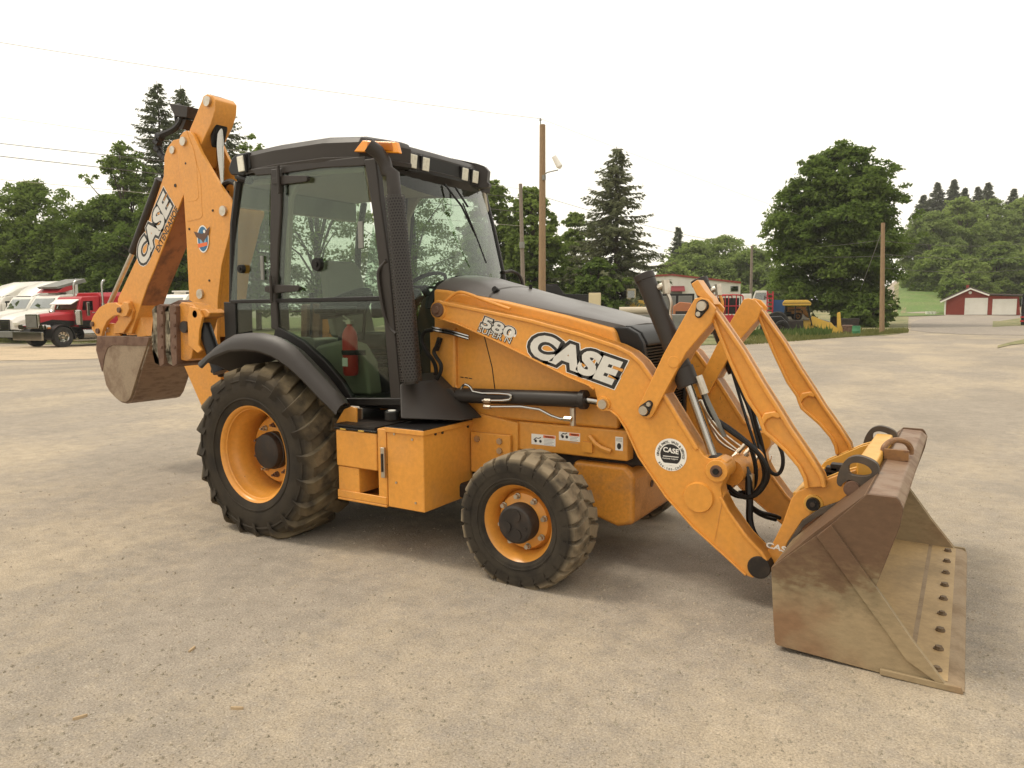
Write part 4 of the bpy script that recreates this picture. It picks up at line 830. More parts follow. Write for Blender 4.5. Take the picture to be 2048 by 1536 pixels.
MB().strip(dbx[1:12], -.275, .275, -.02).build('bucket_shell', mat('digging_shell_steel', (.20, .125, .075), .5, var=.9, vcol=(.11, .065, .04), vscale=4, stretch=(2, 2, 10), fine=.1), dbk, ang=40)
MB().prism(qs([(195, 672), (300, 674), (294, 692), (226, 690), (216, 696), (210, 712), (205, 744), (193, 700)], -.30), -.306, -.30).build('side_cutter', RUST, dbk, .003)
MB().prism(qs([(197, 674), (298, 676), (296, 684), (197, 682)], -.30), -.28, .28).build('bucket_top', DIGB, dbk)
# stabilisers, folded up
SY = -.86
for s in (-1, 1):
    S = lambda pts, Y=SY: qs(pts, Y)
    leg = MB().prism(S([(350, 620), (362, 604), (384, 608), (396, 620), (410, 618), (419, 626), (416, 634), (402, 638), (396, 660), (388, 690), (382, 718), (372, 722), (360, 720), (356, 680)]), s*abs(SY), s*(abs(SY)-.16)).build('stabiliser', ORANGE_B, BH, .01)
    MB().prism(S([(384, 612), (400, 616), (410, 634), (404, 660), (402, 690), (408, 700), (400, 706), (382, 690), (380, 640)]), s*.885, s*.862).build('stabiliser_plate', ORANGE, leg, .006)
    for px, py, r_, m in ((372, 654, .048, DARKM), (395, 628, .03, RUST)):
        p = q(px, py, SY); MB().cyl((p[0], s*.885, p[1]), (p[0], s*.84, p[1]), r_, n=16).build('pin', m, leg)
    MB().prism(S([(326, 612), (352, 600), (363, 606), (363, 722), (352, 728), (330, 700)]), s*(abs(SY)-.02), s*(abs(SY)-.13)).build('pad_frame', RUST, leg, .008)
    for k, (dx, yy) in enumerate(((0, -.88), (-26, -.885))):
        pd_ = MB().prism(S([(343+dx, 612), (350+dx, 608), (356+dx, 612), (358+dx, 728), (349+dx, 734), (345+dx, 700)], -.88), s*.90, s*.66).build('street_pad', RUST, leg, .006)
        MB().loft([[onY(x+dx, y, -.88) if s < 0 else Vector((q(x+dx, y, -.88)[0], .88, q(x+dx, y, -.88)[1])) for x, y in pts] for pts in ([(330, 620), (336, 612), (343, 610), (342, 622)], [(332, 640), (334, 640), (343, 645), (341, 640)], [(329, 670), (333, 668), (345, 672), (342, 668)], [(331, 705), (334, 702), (348, 706), (344, 702)], [(336, 726), (338, 722), (350, 732), (346, 731)])]).build('pad_rubber', mat('pad_rubber', (.36, .31, .22), .8, var=.8, vcol=(.16, .13, .09), vscale=18), leg, ang=40)
        for y in (625, 650, 672, 694): p = q(350+dx, y, -.90); MB().cyl((p[0], s*.90, p[1]), (p[0], s*.912, p[1]), .013, n=8).build('pad_bolt', RUST, leg)
    MB().cyl(Vector((q(408, 650, -.80)[0], s*.80, q(408, 650, -.80)[1])), Vector((q(440, 745, -.80)[0], s*.80, q(440, 745, -.80)[1])), .055, n=18).build('stabiliser_cylinder', BLACKP, leg)
    MB().box((-.95, s*.51, .62), (-.72, s*.60, .86)).build('stabiliser_mount', ORANGE_B, BH, .01)
MB().box((-1.0, -.5, .55), (-.72, .5, .86)).build('backhoe_frame', ORANGE_B, BH, .015)
MB().prism(qs([(404, 815), (420, 700), (446, 700), (470, 850), (430, 850)], -.12), -.12, .12).build('swing_post', ORANGE_B, BH, .01)
MB().box((-1.60, -.10, .66), (-.95, .10, .86)).build('swing_tower', ORANGE_B, BH, .02)
hose([(425, 690), (432, 720), (428, 745)], (-.3, -.3), .03)
hose([(432, 690), (440, 720), (442, 752)], (-.35, -.3), .03)
# ---- lettering and stickers
def logo(s, Y, bl, br, tl, shear, parent=BH, o1=.035, o2=.075, o3=.095, lift=0):
    ref = text_mesh(s, o1, shear)
    pl = letter_on('decal', s, Y, bl, br, tl, DEC_W, parent, .0012+lift, o3, shear, ref)
    letter_on('decal_outline', s, Y, bl, br, tl, DEC_K, pl, .0020+lift, o2, shear, ref)
    letter_on('lettering', s, Y, bl, br, tl, DEC_S, pl, .0028+lift, o1, shear, ref)
logo('CASE', -.575, (1055, 709), (1229, 773), (1070, 662), .1, o1=.055, o2=.15, o3=.172)
logo('580', -.575, (961, 653), (1027, 680), (966, 631), .1, o1=.03, o2=.085, o3=.10)
logo('SUPER N', -.575, (955, 663), (1021, 688), (958, 652), .1, o1=.0, o2=.07, o3=.06)
logo('CASE', -.12, (288, 537), (345, 413), (271, 505), 0, BH, .05, .13, .15)
letter_on('lettering', 'EXTENDAHOE', -.12, (318, 506), (358, 420), (311, 497), DEC_K, BH, .002, .02)
# round service sticker on the arm
c = q(1341.5, 909.5, -.575)
stk = disc(c, .094, -.5765).build('service_sticker', DEC_W, BH, ang=0); disc(c, .062, -.5775).build('sticker_centre', DEC_K, stk, ang=0)
def arc_text(s, r_, a0, a1, m, size, flip=False):
    for i, ch in enumerate(s):
        if ch == ' ': continue
        a = a0+(a1-a0)*i/(len(s)-1); me = text_mesh(ch, .02); xs = [v.co.x for v in me.vertices]; cxm = (min(xs)+max(xs))/2
        for v in me.vertices:
            lx, ly = (v.co.x-cxm)*size, v.co.y*size; t = a-math.pi/2 if not flip else a+math.pi/2
            X, Z = c[0]+r_*math.cos(a)+lx*math.cos(t)-ly*math.sin(t), c[1]+r_*math.sin(a)+lx*math.sin(t)+ly*math.cos(t); v.co = (X, -.5785, Z)
        me.materials.append(m); link('lettering', me, stk)
arc_text('GENUINE PARTS, SALES & SERVICE', .069, R(185), R(-10), DEC_K, .019)
arc_text('800-580-CASE', .089, R(218), R(322), DEC_K, .017, True)
letter_on('lettering', 'CASE', -.578, (1326, 903), (1357, 909), (1327, 893), DEC_W, stk, .001, .03)
MB().strip(qs([(1326, 911), (1357, 914)], -.578), -.5782, -.5775, .004).build('sticker_bar', DEC_W, stk)
letter_on('lettering', 'Customer Support', -.578, (1325, 918), (1356, 921), (1325, 914), DEC_W, stk, .001, .01)
MB().strip(qs([(1326, 925), (1356, 928)], -.578), -.5782, -.5775, .012).build('wrench_mark', DEC_W, stk)
for x, y in ((1327, 928), (1356, 931)): disc(q(x, y, -.578), .011, -.5783, 14).build('wrench_mark', DEC_W, stk, ang=0)
# warning plates on the frame rail
def plate(x0, y0, x1, y1, Y, parent=BH):
    a, b = onY(x0, y0, Y), onY(x1, y1, Y); pl = MB().box((a.x, Y-.0015, min(a.z, b.z)), (b.x, Y, max(a.z, b.z))).build('warning_plate', DEC_W, parent); return pl, a, b
for (x0, y0, x1, y1) in ((1063, 867, 1111, 893), (1118, 863, 1160, 884)):
    Y = -.4485; a, b = onY(x0, y0, Y), onY(x1, y1, Y); zt, zb = a.z, b.z-.0
    if zb > zt-.05: zb = zt-.075
    w = b.x-a.x; pl = MB().box((a.x, Y-.001, zb), (b.x, Y, zt)).build('warning_plate', DEC_W, BH)
    MB().box((a.x+.5*w, Y-.002, zt-.02), (b.x-.004, Y-.001, zt-.003)).build('warning_band', DEC_R, pl)
    letter_at('lettering', 'WARNING', (a.x+.58*w, Y-.002, zt-.017), (.34*w, 0, 0), (0, 0, .011), DEC_K, pl, .03, .0008)
    for k in range(5): MB().box((a.x+.53*w, Y-.0015, zt-.029-.009*k), (b.x-.012-.01*(k % 2), Y-.001, zt-.026-.009*k)).build('text_line', DEC_G, pl)
    MB().tube([(a.x+.1*w, Y-.0015, zb+.03), (a.x+.2*w, Y-.0015, zb+.045), (a.x+.3*w, Y-.0015, zb+.042), (a.x+.4*w, Y-.0015, zb+.05)], .003, 5).build('pictogram', DEC_K, pl)
    for dx in (.18, .38): disc((a.x+dx*w, zb+.024), .010, Y-.0016, 14).build('pictogram', DEC_K, pl, ang=0)
a = onY(1231, 873, -.4485); pl = MB().box((a.x, -.4495, a.z-.085), (a.x+.05, -.4485, a.z)).build('warning_plate', DEC_W, BH)
for k in range(3): MB().box((a.x+.004, -.450, a.z-.012-.008*k), (a.x+.045, -.4495, a.z-.008-.008*k)).build('text_line', DEC_G, pl)
disc((a.x+.025, a.z-.058), .014, -.4501, 16, .02).build('pictogram', DEC_K, pl, ang=0)
for dx in (0, 9, 17): MB().strip(qs([(921+dx, 753+dx*.14), (927+dx, 754+dx*.14)], -.4425), -.4435, -.4425, .006).build('text_line', DEC_K, BH)
# eagle badge on the boom: oval with globe, wings and a red ribbon
c = q(407, 478, -.16); bd = disc(c, .085, -.1665, 36, .125).build('boom_badge', DEC_W, BH, ang=0); disc(c, .074, -.1672, 36, .113).build('badge_field', DEC_B, bd, ang=0); disc((c[0], c[1]-.02), .045, -.1678, 24, .055).build('badge_globe', mat('decal_pale_blue', (.18, .36, .5), .4), bd, ang=0)
MB().prism(qs([(389, 463), (399, 466), (406, 468), (412, 462), (421, 453), (419, 468), (412, 478), (408, 486), (404, 480), (394, 474)], -.16), -.1684, -.1678).build('badge_eagle', DEC_BR, bd); disc(q(410, 463, -.16), .016, -.1688, 14).build('badge_eagle_head', DEC_W, bd, ang=0)
MB().prism(qs([(397, 488), (416, 484), (416, 491), (398, 496)], -.16), -.1686, -.168).build('badge_ribbon', DEC_R, bd)
# ---- extinguisher hung inside the door
fx = onY(700, 690, -.66)
F = empty('fire_extinguisher', (fx.x, -.66, fx.z-.22), 'red fire extinguisher strapped upright inside the charcoal cab behind the door glass', 'fire extinguisher')
c = (fx.x, -.66, fx.z-.22)
MB().lathe([(0, 0), (.045, 0), (.055, .02), (.055, .27), (.05, .31), (.03, .345), (.018, .355), (.018, .37), (0, .37)], c, 24, 'Z').build('cylinder', RED2, F)
MB().box((c[0]-.02, c[1]-.02, c[2]+.37), (c[0]+.03, c[1]+.02, c[2]+.40)).tube([(c[0], c[1], c[2]+.40), (c[0]-.06, c[1], c[2]+.43)], .008, 6).tube([(c[0], c[1], c[2]+.39), (c[0]-.06, c[1], c[2]+.395)], .008, 6).build('valve', STEEL, F, .003)
MB().lathe([(.057, .15), (.062, .155), (.062, .18), (.057, .185)], c, 24, 'Z').box((c[0]+.05, c[1]-.01, c[2]+.15), (c[0]+.14, c[1]+.01, c[2]+.185)).build('strap', BLACK, F)
MB().box((c[0]-.025, c[1]-.0575, c[2]+.07), (c[0]+.025, c[1]-.054, c[2]+.13)).build('label_plate', DEC_W, F)
# ================================================================== THE YARD
import numpy as np
# ---- ground sheet out to the horizon, with the gentle fall of the lot
def ground_mat():
    m = mat('gravelly_asphalt', (.26, .21, .15), .9); t = m.node_tree; N = t.nodes; L = t.links; b = N['Principled BSDF']; b.inputs['Specular IOR Level'].default_value = .2
    tc = N.new('ShaderNodeTexCoord')
    def noise(sc, det=5, ro=.6, loc=(0, 0, 0), scl=(1, 1, 1), rot=0):
        mp = N.new('ShaderNodeMapping'); mp.inputs['Location'].default_value = loc; mp.inputs['Scale'].default_value = scl; mp.inputs['Rotation'].default_value = (0, 0, rot); L.new(tc.outputs['Object'], mp.inputs[0])
        n = N.new('ShaderNodeTexNoise'); n.inputs['Scale'].default_value = sc; n.inputs['Detail'].default_value = det; n.inputs['Roughness'].default_value = ro; L.new(mp.outputs[0], n.inputs['Vector']); return n.outputs[0]
    def rng(x, a, b_, c=0, d=1):
        r = N.new('ShaderNodeMapRange'); r.inputs[1].default_value = a; r.inputs[2].default_value = b_; r.inputs[3].default_value = c; r.inputs[4].default_value = d; L.new(x, r.inputs[0]); return r.outputs[0]
    def mix(f, a, b_, mode='MIX'):
        x = N.new('ShaderNodeMix'); x.data_type = 'RGBA'; x.blend_type = mode; L.new(f, x.inputs[0])
        for i, c in ((6, a), (7, b_)):
            if isinstance(c, tuple): x.inputs[i].default_value = (*c, 1)
            else: L.new(c, x.inputs[i])
        return x.outputs[2]
    def mul(a, b_):
        n = N.new('ShaderNodeMath'); n.operation = 'MULTIPLY'; L.new(a, n.inputs[0])
        if isinstance(b_, float): n.inputs[1].default_value = b_
        else: L.new(b_, n.inputs[1])
        return n.outputs[0]
    def addm(a, b_, k):
        n = N.new('ShaderNodeMath'); n.operation = 'MULTIPLY_ADD'; L.new(b_, n.inputs[0]); n.inputs[1].default_value = k; L.new(a, n.inputs[2]); return n.outputs[0]
    mid = noise(6, 8, .72, (2, 7, 0)); grit = noise(34, 5, .7)
    base = mix(rng(addm(noise(1.1, 6), mid, .5), .55, .95), (.275, .237, .192), (.335, .285, .228))
    sm = addm(addm(noise(.42, 7, .62, (4, 2, 0), (1, .55, 1), .5), mid, .38), grit, .30)
    sand = mul(rng(sm, .78, .95), .92)
    base = mix(sand, base, (.42, .345, .25))
    dark = mul(rng(addm(addm(noise(.25, 6, .6, (9, 3, 0), (1, .6, 1), -.4), mid, .4), grit, .25), .80, .98), .3)
    base = mix(dark, base, (.20, .168, .132))
    pits = mul(rng(addm(noise(48, 4, .65, (1, 1, 3)), mid, .25), .76, .84), .62)
    base = mix(mul(pits, rng(sand, 0, .9, 1, .35)), base, (.095, .075, .055))
    pale = mul(rng(addm(noise(40, 4, .65, (5, 8, 3)), mid, .2), .72, .80), .5)
    base = mix(pale, base, (.50, .42, .31))
    # aggregate: voronoi stones of mixed tone
    vo = N.new('ShaderNodeTexVoronoi'); vo.inputs['Scale'].default_value = 110; L.new(tc.outputs['Object'], vo.inputs['Vector'])
    sepc = N.new('ShaderNodeSeparateColor'); L.new(vo.outputs['Color'], sepc.inputs[0])
    st = mul(mul(rng(sepc.outputs[0], .66, .8), rng(vo.outputs['Distance'], .45, .3)), .75)
    stc = mix(sepc.outputs[1], (.07, .055, .04), (.56, .50, .40))
    inv = rng(sand, 0, .9, 1, .55); base = mix(mul(st, inv), base, stc)
    g1 = rng(noise(110, 4, .75), .3, .7, .58, 1.40); g2 = rng(noise(7, 8, .72), .3, .7, .84, 1.14)
    sc1 = N.new('ShaderNodeVectorMath'); sc1.operation = 'SCALE'; L.new(base, sc1.inputs[0]); L.new(mul(g1, g2), sc1.inputs[3])
    L.new(sc1.outputs[0], b.inputs['Base Color'])
    h = N.new('ShaderNodeMath'); h.operation = 'SUBTRACT'; L.new(noise(44, 6, .75), h.inputs[0]); L.new(pits, h.inputs[1])
    bp = N.new('ShaderNodeBump'); bp.inputs['Strength'].default_value = .6; bp.inputs['Distance'].default_value = .014; L.new(h.outputs[0], bp.inputs['Height']); L.new(bp.outputs[0], b.inputs['Normal'])
    return m
GM = ground_mat()
rad = [0]+[1.2*1.09**i for i in range(74)]; na = 240; v = [(CP.x, CP.y, terrain(CP.x, CP.y))]; f = []
for r_ in rad[1:]:
    for k in range(na): a = 2*math.pi*k/na; x, y = CP.x+r_*math.cos(a), CP.y+r_*math.sin(a); v.append((x, y, terrain(x, y)))
for k in range(na): f.append((0, 1+k, 1+(k+1) % na))
for i in range(len(rad)-2):
    for k in range(na): f.append((1+i*na+k, 1+(i+1)*na+k, 1+(i+1)*na+(k+1) % na, 1+i*na+(k+1) % na))
MB().add(v, f).build('ground', GM, ang=180).__setitem__('kind', 'structure')
GRASSM = mat('grass_soil', (.13, .14, .045), .9, var=1, vcol=(.27, .23, .115), vscale=.5, vdet=8, vlo=.42, vhi=.62, fine=.35, bump=.6, bscale=12)
LAWNM = mat('lawn', (.10, .165, .03), .9, var=.9, vcol=(.17, .19, .065), vscale=.35, fine=.4, vdet=9, bump=.5, bscale=9)
DIRTM = mat('sandy_dirt', (.47, .36, .235), .95, var=.8, vcol=(.35, .28, .19), vscale=.8, fine=.15)
def sheet(name, near, far_depth, m, lift, rows=30, px_step=14):
    xs = []; x = near[0][0]
    while x < near[-1][0]: xs.append(x); x += px_step
    xs.append(near[-1][0]); v = []; f = []
    for px in xs:
        py = interp2(near, px); p0 = gp(px, py); dn = (p0-CP).dot(D)
        fd = far_depth if not callable(far_depth) else far_depth(px)
        for j in range(rows+1):
            dd_ = dn*(max(fd, dn+.5)/dn)**(j/rows); p = CP+(p0-CP)*(dd_/dn); jx = (random.random()-.5)*.5 if j == 0 else 0
            v.append((p.x, p.y+jx, terrain(p.x, p.y)+lift))
    R_ = rows+1
    for i in range(len(xs)-1):
        for j in range(rows): f.append((i*R_+j, (i+1)*R_+j, (i+1)*R_+j+1, i*R_+j+1))
    o = MB().add(v, f).build(name, m, ang=180); o['kind'] = 'structure'; return o
def interp2(tab, x):
    for (a, fa), (b_, fb) in zip(tab, tab[1:]):
        if x <= b_: return fa+(fb-fa)*(x-a)/(b_-a)
    return tab[-1][1]
sheet('dirt_road', [(-400, 724), (0, 722), (200, 718), (420, 712), (700, 708)], lambda px: 41 if px < 500 else 38, DIRTM, .012)
sheet('grass_verge', [(-400, 689), (0, 687), (120, 690), (250, 684), (430, 682), (700, 684), (1000, 690), (1300, 694), (1440, 690), (1500, 686), (1600, 681), (1700, 674), (1770, 671), (1800, 668), (1816, 656)], 150, GRASSM, .022)
sheet('grass_bank', [(1795, 633.5), (1850, 632.5), (1888, 631)], 150, LAWNM, .07, rows=110, px_step=6)
sheet('grass_patch', [(1995, 697), (2015, 691), (2050, 688), (2200, 692)], lambda px: 28.5+max(0, (px-1995))*.09, GRASSM, .02)
sheet('grass_patch', [(1985, 655), (2020, 652), (2060, 652), (2250, 655)], lambda px: 66+max(0, (px-2000))*.2, GRASSM, .02)
sheet('drive', [(1822, 661), (1850, 664), (1900, 668), (1960, 670), (2060, 671), (2200, 672)], lambda px: 64+min(36, max(0, px-1822)*.5), mat('drive_asphalt', (.26, .22, .18), .9, var=.8, vcol=(.33, .28, .22), vscale=.4, vdet=8, fine=.12, stretch=(1, .4, 1)), .012)
# ---- foliage
def leaf_mat(name, col, col2, trans=.48):
    m = bpy.data.materials.new(name); m.use_nodes = True; t = m.node_tree; N = t.nodes; L = t.links; N.clear()
    o = N.new('ShaderNodeOutputMaterial'); d = N.new('ShaderNodeBsdfDiffuse'); tl = N.new('ShaderNodeBsdfTranslucent'); mx = N.new('ShaderNodeMixShader'); mx.inputs[0].default_value = trans
    g = N.new('ShaderNodeNewGeometry'); tc = N.new('ShaderNodeTexCoord'); no = N.new('ShaderNodeTexNoise'); no.inputs['Scale'].default_value = .35; no.inputs['Detail'].default_value = 3; L.new(tc.outputs['Object'], no.inputs['Vector'])
    ad = N.new('ShaderNodeMath'); ad.operation = 'MULTIPLY_ADD'; ad.inputs[1].default_value = .55; L.new(g.outputs['Random Per Island'], ad.inputs[0])
    mr = N.new('ShaderNodeMapRange'); mr.inputs[1].default_value = .3; mr.inputs[2].default_value = .7; mr.inputs[3].default_value = -.1; mr.inputs[4].default_value = .55; L.new(no.outputs[0], mr.inputs[0]); L.new(mr.outputs[0], ad.inputs[2])
    x = N.new('ShaderNodeMix'); x.data_type = 'RGBA'; x.inputs[6].default_value = (*col, 1); x.inputs[7].default_value = (*col2, 1); L.new(ad.outputs[0], x.inputs[0])
    L.new(x.outputs[2], d.inputs[0]); L.new(x.outputs[2], tl.inputs[0]); L.new(d.outputs[0], mx.inputs[1]); L.new(tl.outputs[0], mx.inputs[2]); L.new(mx.outputs[0], o.inputs[0]); return m
LEAF_D = leaf_mat('leaf_dark', (.08, .13, .028), (.185, .25, .06))
LEAF_M = leaf_mat('leaf_mid', (.115, .175, .038), (.235, .30, .075))
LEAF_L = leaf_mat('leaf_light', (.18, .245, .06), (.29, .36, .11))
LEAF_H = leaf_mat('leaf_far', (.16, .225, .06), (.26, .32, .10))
NEEDLE = leaf_mat('needles', (.075, .095, .045), (.15, .165, .08), .2)
NEEDLE_G = leaf_mat('needles_grey', (.10, .12, .06), (.19, .195, .11), .25)
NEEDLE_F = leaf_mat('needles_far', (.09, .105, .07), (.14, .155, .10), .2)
BARK = mat('bark', (.085, .065, .045), .95, var=.8, vcol=(.045, .035, .028), vscale=5, stretch=(4, 4, .7), bump=.5, bscale=15)
def cards(P, U, V, m, name, parent, loc):
    """many leaf-sized faces: centre P, half axes U and V (numpy n x 3)"""
    n = len(P); co = np.empty((n, 4, 3), np.float32); co[:, 0] = P-U; co[:, 1] = P-V*.8-U*.1; co[:, 2] = P+U; co[:, 3] = P+V*.8-U*.1
    me = bpy.data.meshes.new(name); me.vertices.add(n*4); me.vertices.foreach_set('co', co.ravel()); me.loops.add(n*4); me.loops.foreach_set('vertex_index', np.arange(n*4, dtype=np.int32))
    me.polygons.add(n); me.polygons.foreach_set('loop_start', np.arange(0, n*4, 4, dtype=np.int32)); me.update(calc_edges=True); me.validate(); me.materials.append(m)
    o = bpy.data.objects.new(name, me); COL.objects.link(o); o.parent = parent; return o
RG = np.random.default_rng(11)
def unit(a): return a/np.maximum(1e-6, np.linalg.norm(a, axis=-1, keepdims=True))
def broad_tree(name, base, H, W, label, group, leaf=LEAF_M, n=9000, ls=.15, bottom=.12, clumps=70, squash=.52, top=.42, cat='tree', lobes=.22):
    """pads of leaves hung round a tapered trunk with limbs; the pads are flat and face the sky, so tops catch light and undersides stay dark"""
    T = empty(name, base, label, cat, group); rs = random.Random(int(H*1000+W*77)); R_ = W/2; cz0 = H*bottom; C_ = []; S_ = []
    ph = [rs.uniform(0, 6.28) for _ in range(4)]; n = int(n*2.0); clumps = int(clumps*2.2)
    while len(C_) < clumps:
        t = rs.random()**.9; z = cz0+(H-cz0)*t
        pr = (.72+.28*(t/top)**.7) if t < top else (max(0, 1-((t-top)/(1-top))**2.1))**.62
        a = rs.uniform(0, 6.283); lob = 1+lobes*math.sin(2*a+ph[0]+t*4)+lobes*.8*math.sin(3*a+ph[1]-t*6)+lobes*.5*math.sin(7*t*3+ph[2]+a)
        k = rs.random()**.42; rr = R_*pr*lob*k*.93; s = (.5+.8*rs.random())*W*.062*(1.1 if t < .75 else .72)
        C_.append((rr*math.cos(a), rr*math.sin(a), z-.05*H*k*k*(1-t))); S_.append(s)
    for _ in range(clumps//7):                                   # loose sprigs that break the outline
        t = rs.uniform(.25, 1.0); a = rs.uniform(0, 6.283); pr = 1 if t < top else (max(0, 1-((t-top)/(1-top))**2.1))**.62; rr = R_*pr*rs.uniform(.95, 1.12); C_.append((rr*math.cos(a), rr*math.sin(a), cz0+(H-cz0)*min(1.03, t+.03))); S_.append(W*.028)
    C_ = np.array(C_); S_ = np.array(S_); w = S_**2; idx = RG.choice(len(C_), n, p=w/w.sum())
    d = unit(RG.normal(size=(n, 3)))*(RG.random((n, 1))**.5); P_ = C_[idx]+d*S_[idx][:, None]*np.array([1.7, 1.7, 1.7*squash])
    P_[:, 2] -= .45*(d[:, 0]**2+d[:, 1]**2)*S_[idx]
    nrm = unit(d*np.array([.7, .7, .25])+np.array([0, 0, .62])+RG.normal(size=(n, 3))*.42)
    u = unit(np.cross(nrm, RG.normal(size=(n, 3)))); vv = np.cross(nrm, u); s = (ls*(.55+.9*RG.random(n)))[:, None]
    cards(P_, u*s, vv*s*.72, leaf, 'crown', T, None)
    b = MB(); tr = W*.022+.07; b.tube([(0, 0, -.2), (0.015*W, 0, H*.3), (0, .015*W, H*.62), (.01*W, 0, H*.88)], [tr*1.3, tr, tr*.6, tr*.2], 8, 1)
    for i in rs.sample(range(len(C_)), min(26, len(C_))):
        c = C_[i]; z0 = max(H*.12, c[2]*.5); b.tube([(0, 0, z0), (c[0]*.4, c[1]*.4, z0+(c[2]-z0)*.62), tuple(c)], [tr*.42, tr*.28, tr*.07], 5)
    t_ = b.build('trunk', BARK, None); t_.parent = T
    return T
def conifer(name, base, H, W, label, group, leaf=NEEDLE, dens=1.0, bottom=.12, gap=.0, ls=.34, power=.85):
    T = empty(name, base, label, 'tree', group); rs = random.Random(int(H*991+W*13)); P_ = []; U_ = []; V_ = []; b = MB()
    b.tube([(0, 0, -.2), (.05, 0, H*.5), (0, 0, H)], [W*.022+.05, W*.014+.03, .02], 8)
    nb = int(H*26*dens); ls = ls*.52
    for k in range(nb):
        t = (k+rs.random())/nb; t = 1-(1-t)**.8 if False else t; z = H*bottom+H*(1-bottom)*t*.985
        if rs.random() < gap*.5: continue
        L0 = W/2*(1-t)**power+.10; a = rs.uniform(0, 6.283); L_ = L0*(rs.uniform(.35, 1.0) if rs.random() < .6 else rs.uniform(.85, 1.18))
        dr = rs.uniform(-.25, .22) if t > .6 else rs.uniform(-.08, .34)
        if t > .9: dr -= .25
        e = (L_*math.cos(a), L_*math.sin(a), z-L_*dr)
        if L_ > W*.12: b.cyl((0, 0, z), e, .02+.006*L_, .006, 4, False)
        m = max(4, int(L_*8))
        for j in range(m):
            s = (j+rs.random())/m*.88+.14; x = Vector((e[0]*s, e[1]*s, z+(e[2]-z)*s+.22*L_*(s-.55)**2))
            for q_ in range(3):
                aa = a+rs.uniform(-1.3, 1.3); ln = ls*rs.uniform(.6, 1.4)*(1.15-.4*s)
                u = Vector((math.cos(aa), math.sin(aa), rs.uniform(-1.0, .1))).normalized(); vv = u.cross(Vector((rs.uniform(-1, 1), rs.uniform(-1, 1), rs.uniform(-.6, 1)))).normalized()*.38
                P_.append(x+u*ln*.8+Vector((0, 0, rs.uniform(-.12, .05)))); U_.append(u*ln); V_.append(vv*ln)
    cards(np.array(P_), np.array(U_), np.array(V_), leaf, 'crown', T, None); t_ = b.build('trunk', BARK, None); t_.parent = T; return T
def TR(kind, px, topy, depth, wpx, label, group='trees beyond the lot', **k):
    b = gdep(px, depth); H = CP.z+(-UP.z*0) + (pd(px, topy, depth).z-CP.z)-b.z; W = wpx/FPX*depth
    return (broad_tree if kind[0] == 'b' else conifer)('broadleaf_tree' if kind[0] == 'b' else 'conifer_tree', b, H, W, label, group, **k)
TR('b', 88, 374, 62, 250, 'broad dark green tree at the far left, rising behind the white trucks', n=34000, clumps=220, bottom=.0, leaf=LEAF_M, ls=.14, lobes=.18)
TR('b', -120, 380, 66, 240, 'round green tree cut by the left frame edge beside the broad dark tree', n=14000, bottom=.02, clumps=120)
TR('b', 270, 300, 60, 170, 'loose open green tree between the broad left tree and the tall left conifer', n=15000, clumps=90, bottom=.1, ls=.14, lobes=.4)
TR('b', 235, 400, 58, 190, 'low dark bushy tree above the red and black truck', n=20000, bottom=.0, leaf=LEAF_D, clumps=140, ls=.14)
TR('c', 343, 178, 66, 215, 'tall spruce with a pointed top just left of the raised digging arm', dens=.95, ls=.36, power=.62, gap=.38)
TR('c', 388, 186, 69, 150, 'second spruce top showing between the digging arm and its hose loop', dens=.9, ls=.36, power=.6, gap=.4)
TR('c', 465, 232, 70, 260, 'dark spruce crown between the digging arm and the cab roof', dens=.9, ls=.36, power=.55, gap=.4)
TR('b', 520, 282, 68, 120, 'green treetop just peeping over the rear corner of the cab roof', n=5000)
TR('b', 345, 400, 56, 220, 'dark green tree filling the gap between boom and dipper above the small white truck', n=18000, bottom=.0, clumps=130, leaf=LEAF_D)
TR('b', 640, 340, 70, 240, 'broad green tree seen through the cab glass behind the seat', n=7000)
TR('b', 830, 380, 72, 220, 'green tree seen through the cab front window', n=6000)
TR('b', 985, 372, 60, 150, 'bright green tree touching the right side of the cab', n=20000, bottom=.0, clumps=170, lobes=.12, ls=.15)
TR('b', 1065, 385, 58, 150, 'full green tree standing behind the two wooden poles', n=22000, bottom=.0, clumps=180, lobes=.12, ls=.15)
TR('b', 1148, 430, 62, 100, 'slim pale green tree between the tall wooden pole and the conifer', n=11000, bottom=.0, leaf=LEAF_L, lobes=.3, clumps=110, ls=.14)
TR('c', 1230, 302, 54, 265, 'big ragged conifer with open branches standing alone behind the hood', dens=1.25, bottom=.10, gap=.25, ls=.38, power=.80, leaf=NEEDLE_G)
TR('b', 1195, 520, 52, 130, 'dark undergrowth tree at the foot of the big ragged conifer', n=7000, bottom=.0, leaf=LEAF_D, cat='bush')
TR('c', 1352, 455, 118, 90, 'thin pale far conifer left of the far tree row behind the white building', leaf=NEEDLE_F, dens=.9, ls=.5)
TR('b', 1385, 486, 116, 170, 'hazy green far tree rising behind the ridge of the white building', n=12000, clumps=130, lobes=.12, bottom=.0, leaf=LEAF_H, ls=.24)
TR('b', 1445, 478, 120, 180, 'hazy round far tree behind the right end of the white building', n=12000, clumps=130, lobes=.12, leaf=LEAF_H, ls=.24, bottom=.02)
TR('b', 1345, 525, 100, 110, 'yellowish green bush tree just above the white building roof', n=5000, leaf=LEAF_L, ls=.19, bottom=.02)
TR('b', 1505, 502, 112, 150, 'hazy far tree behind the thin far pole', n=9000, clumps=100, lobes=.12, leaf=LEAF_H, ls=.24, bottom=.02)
TR('b', 1560, 545, 105, 90, 'pale far tree at the left foot of the great maple', n=3500, leaf=LEAF_L, ls=.19, bottom=.02)
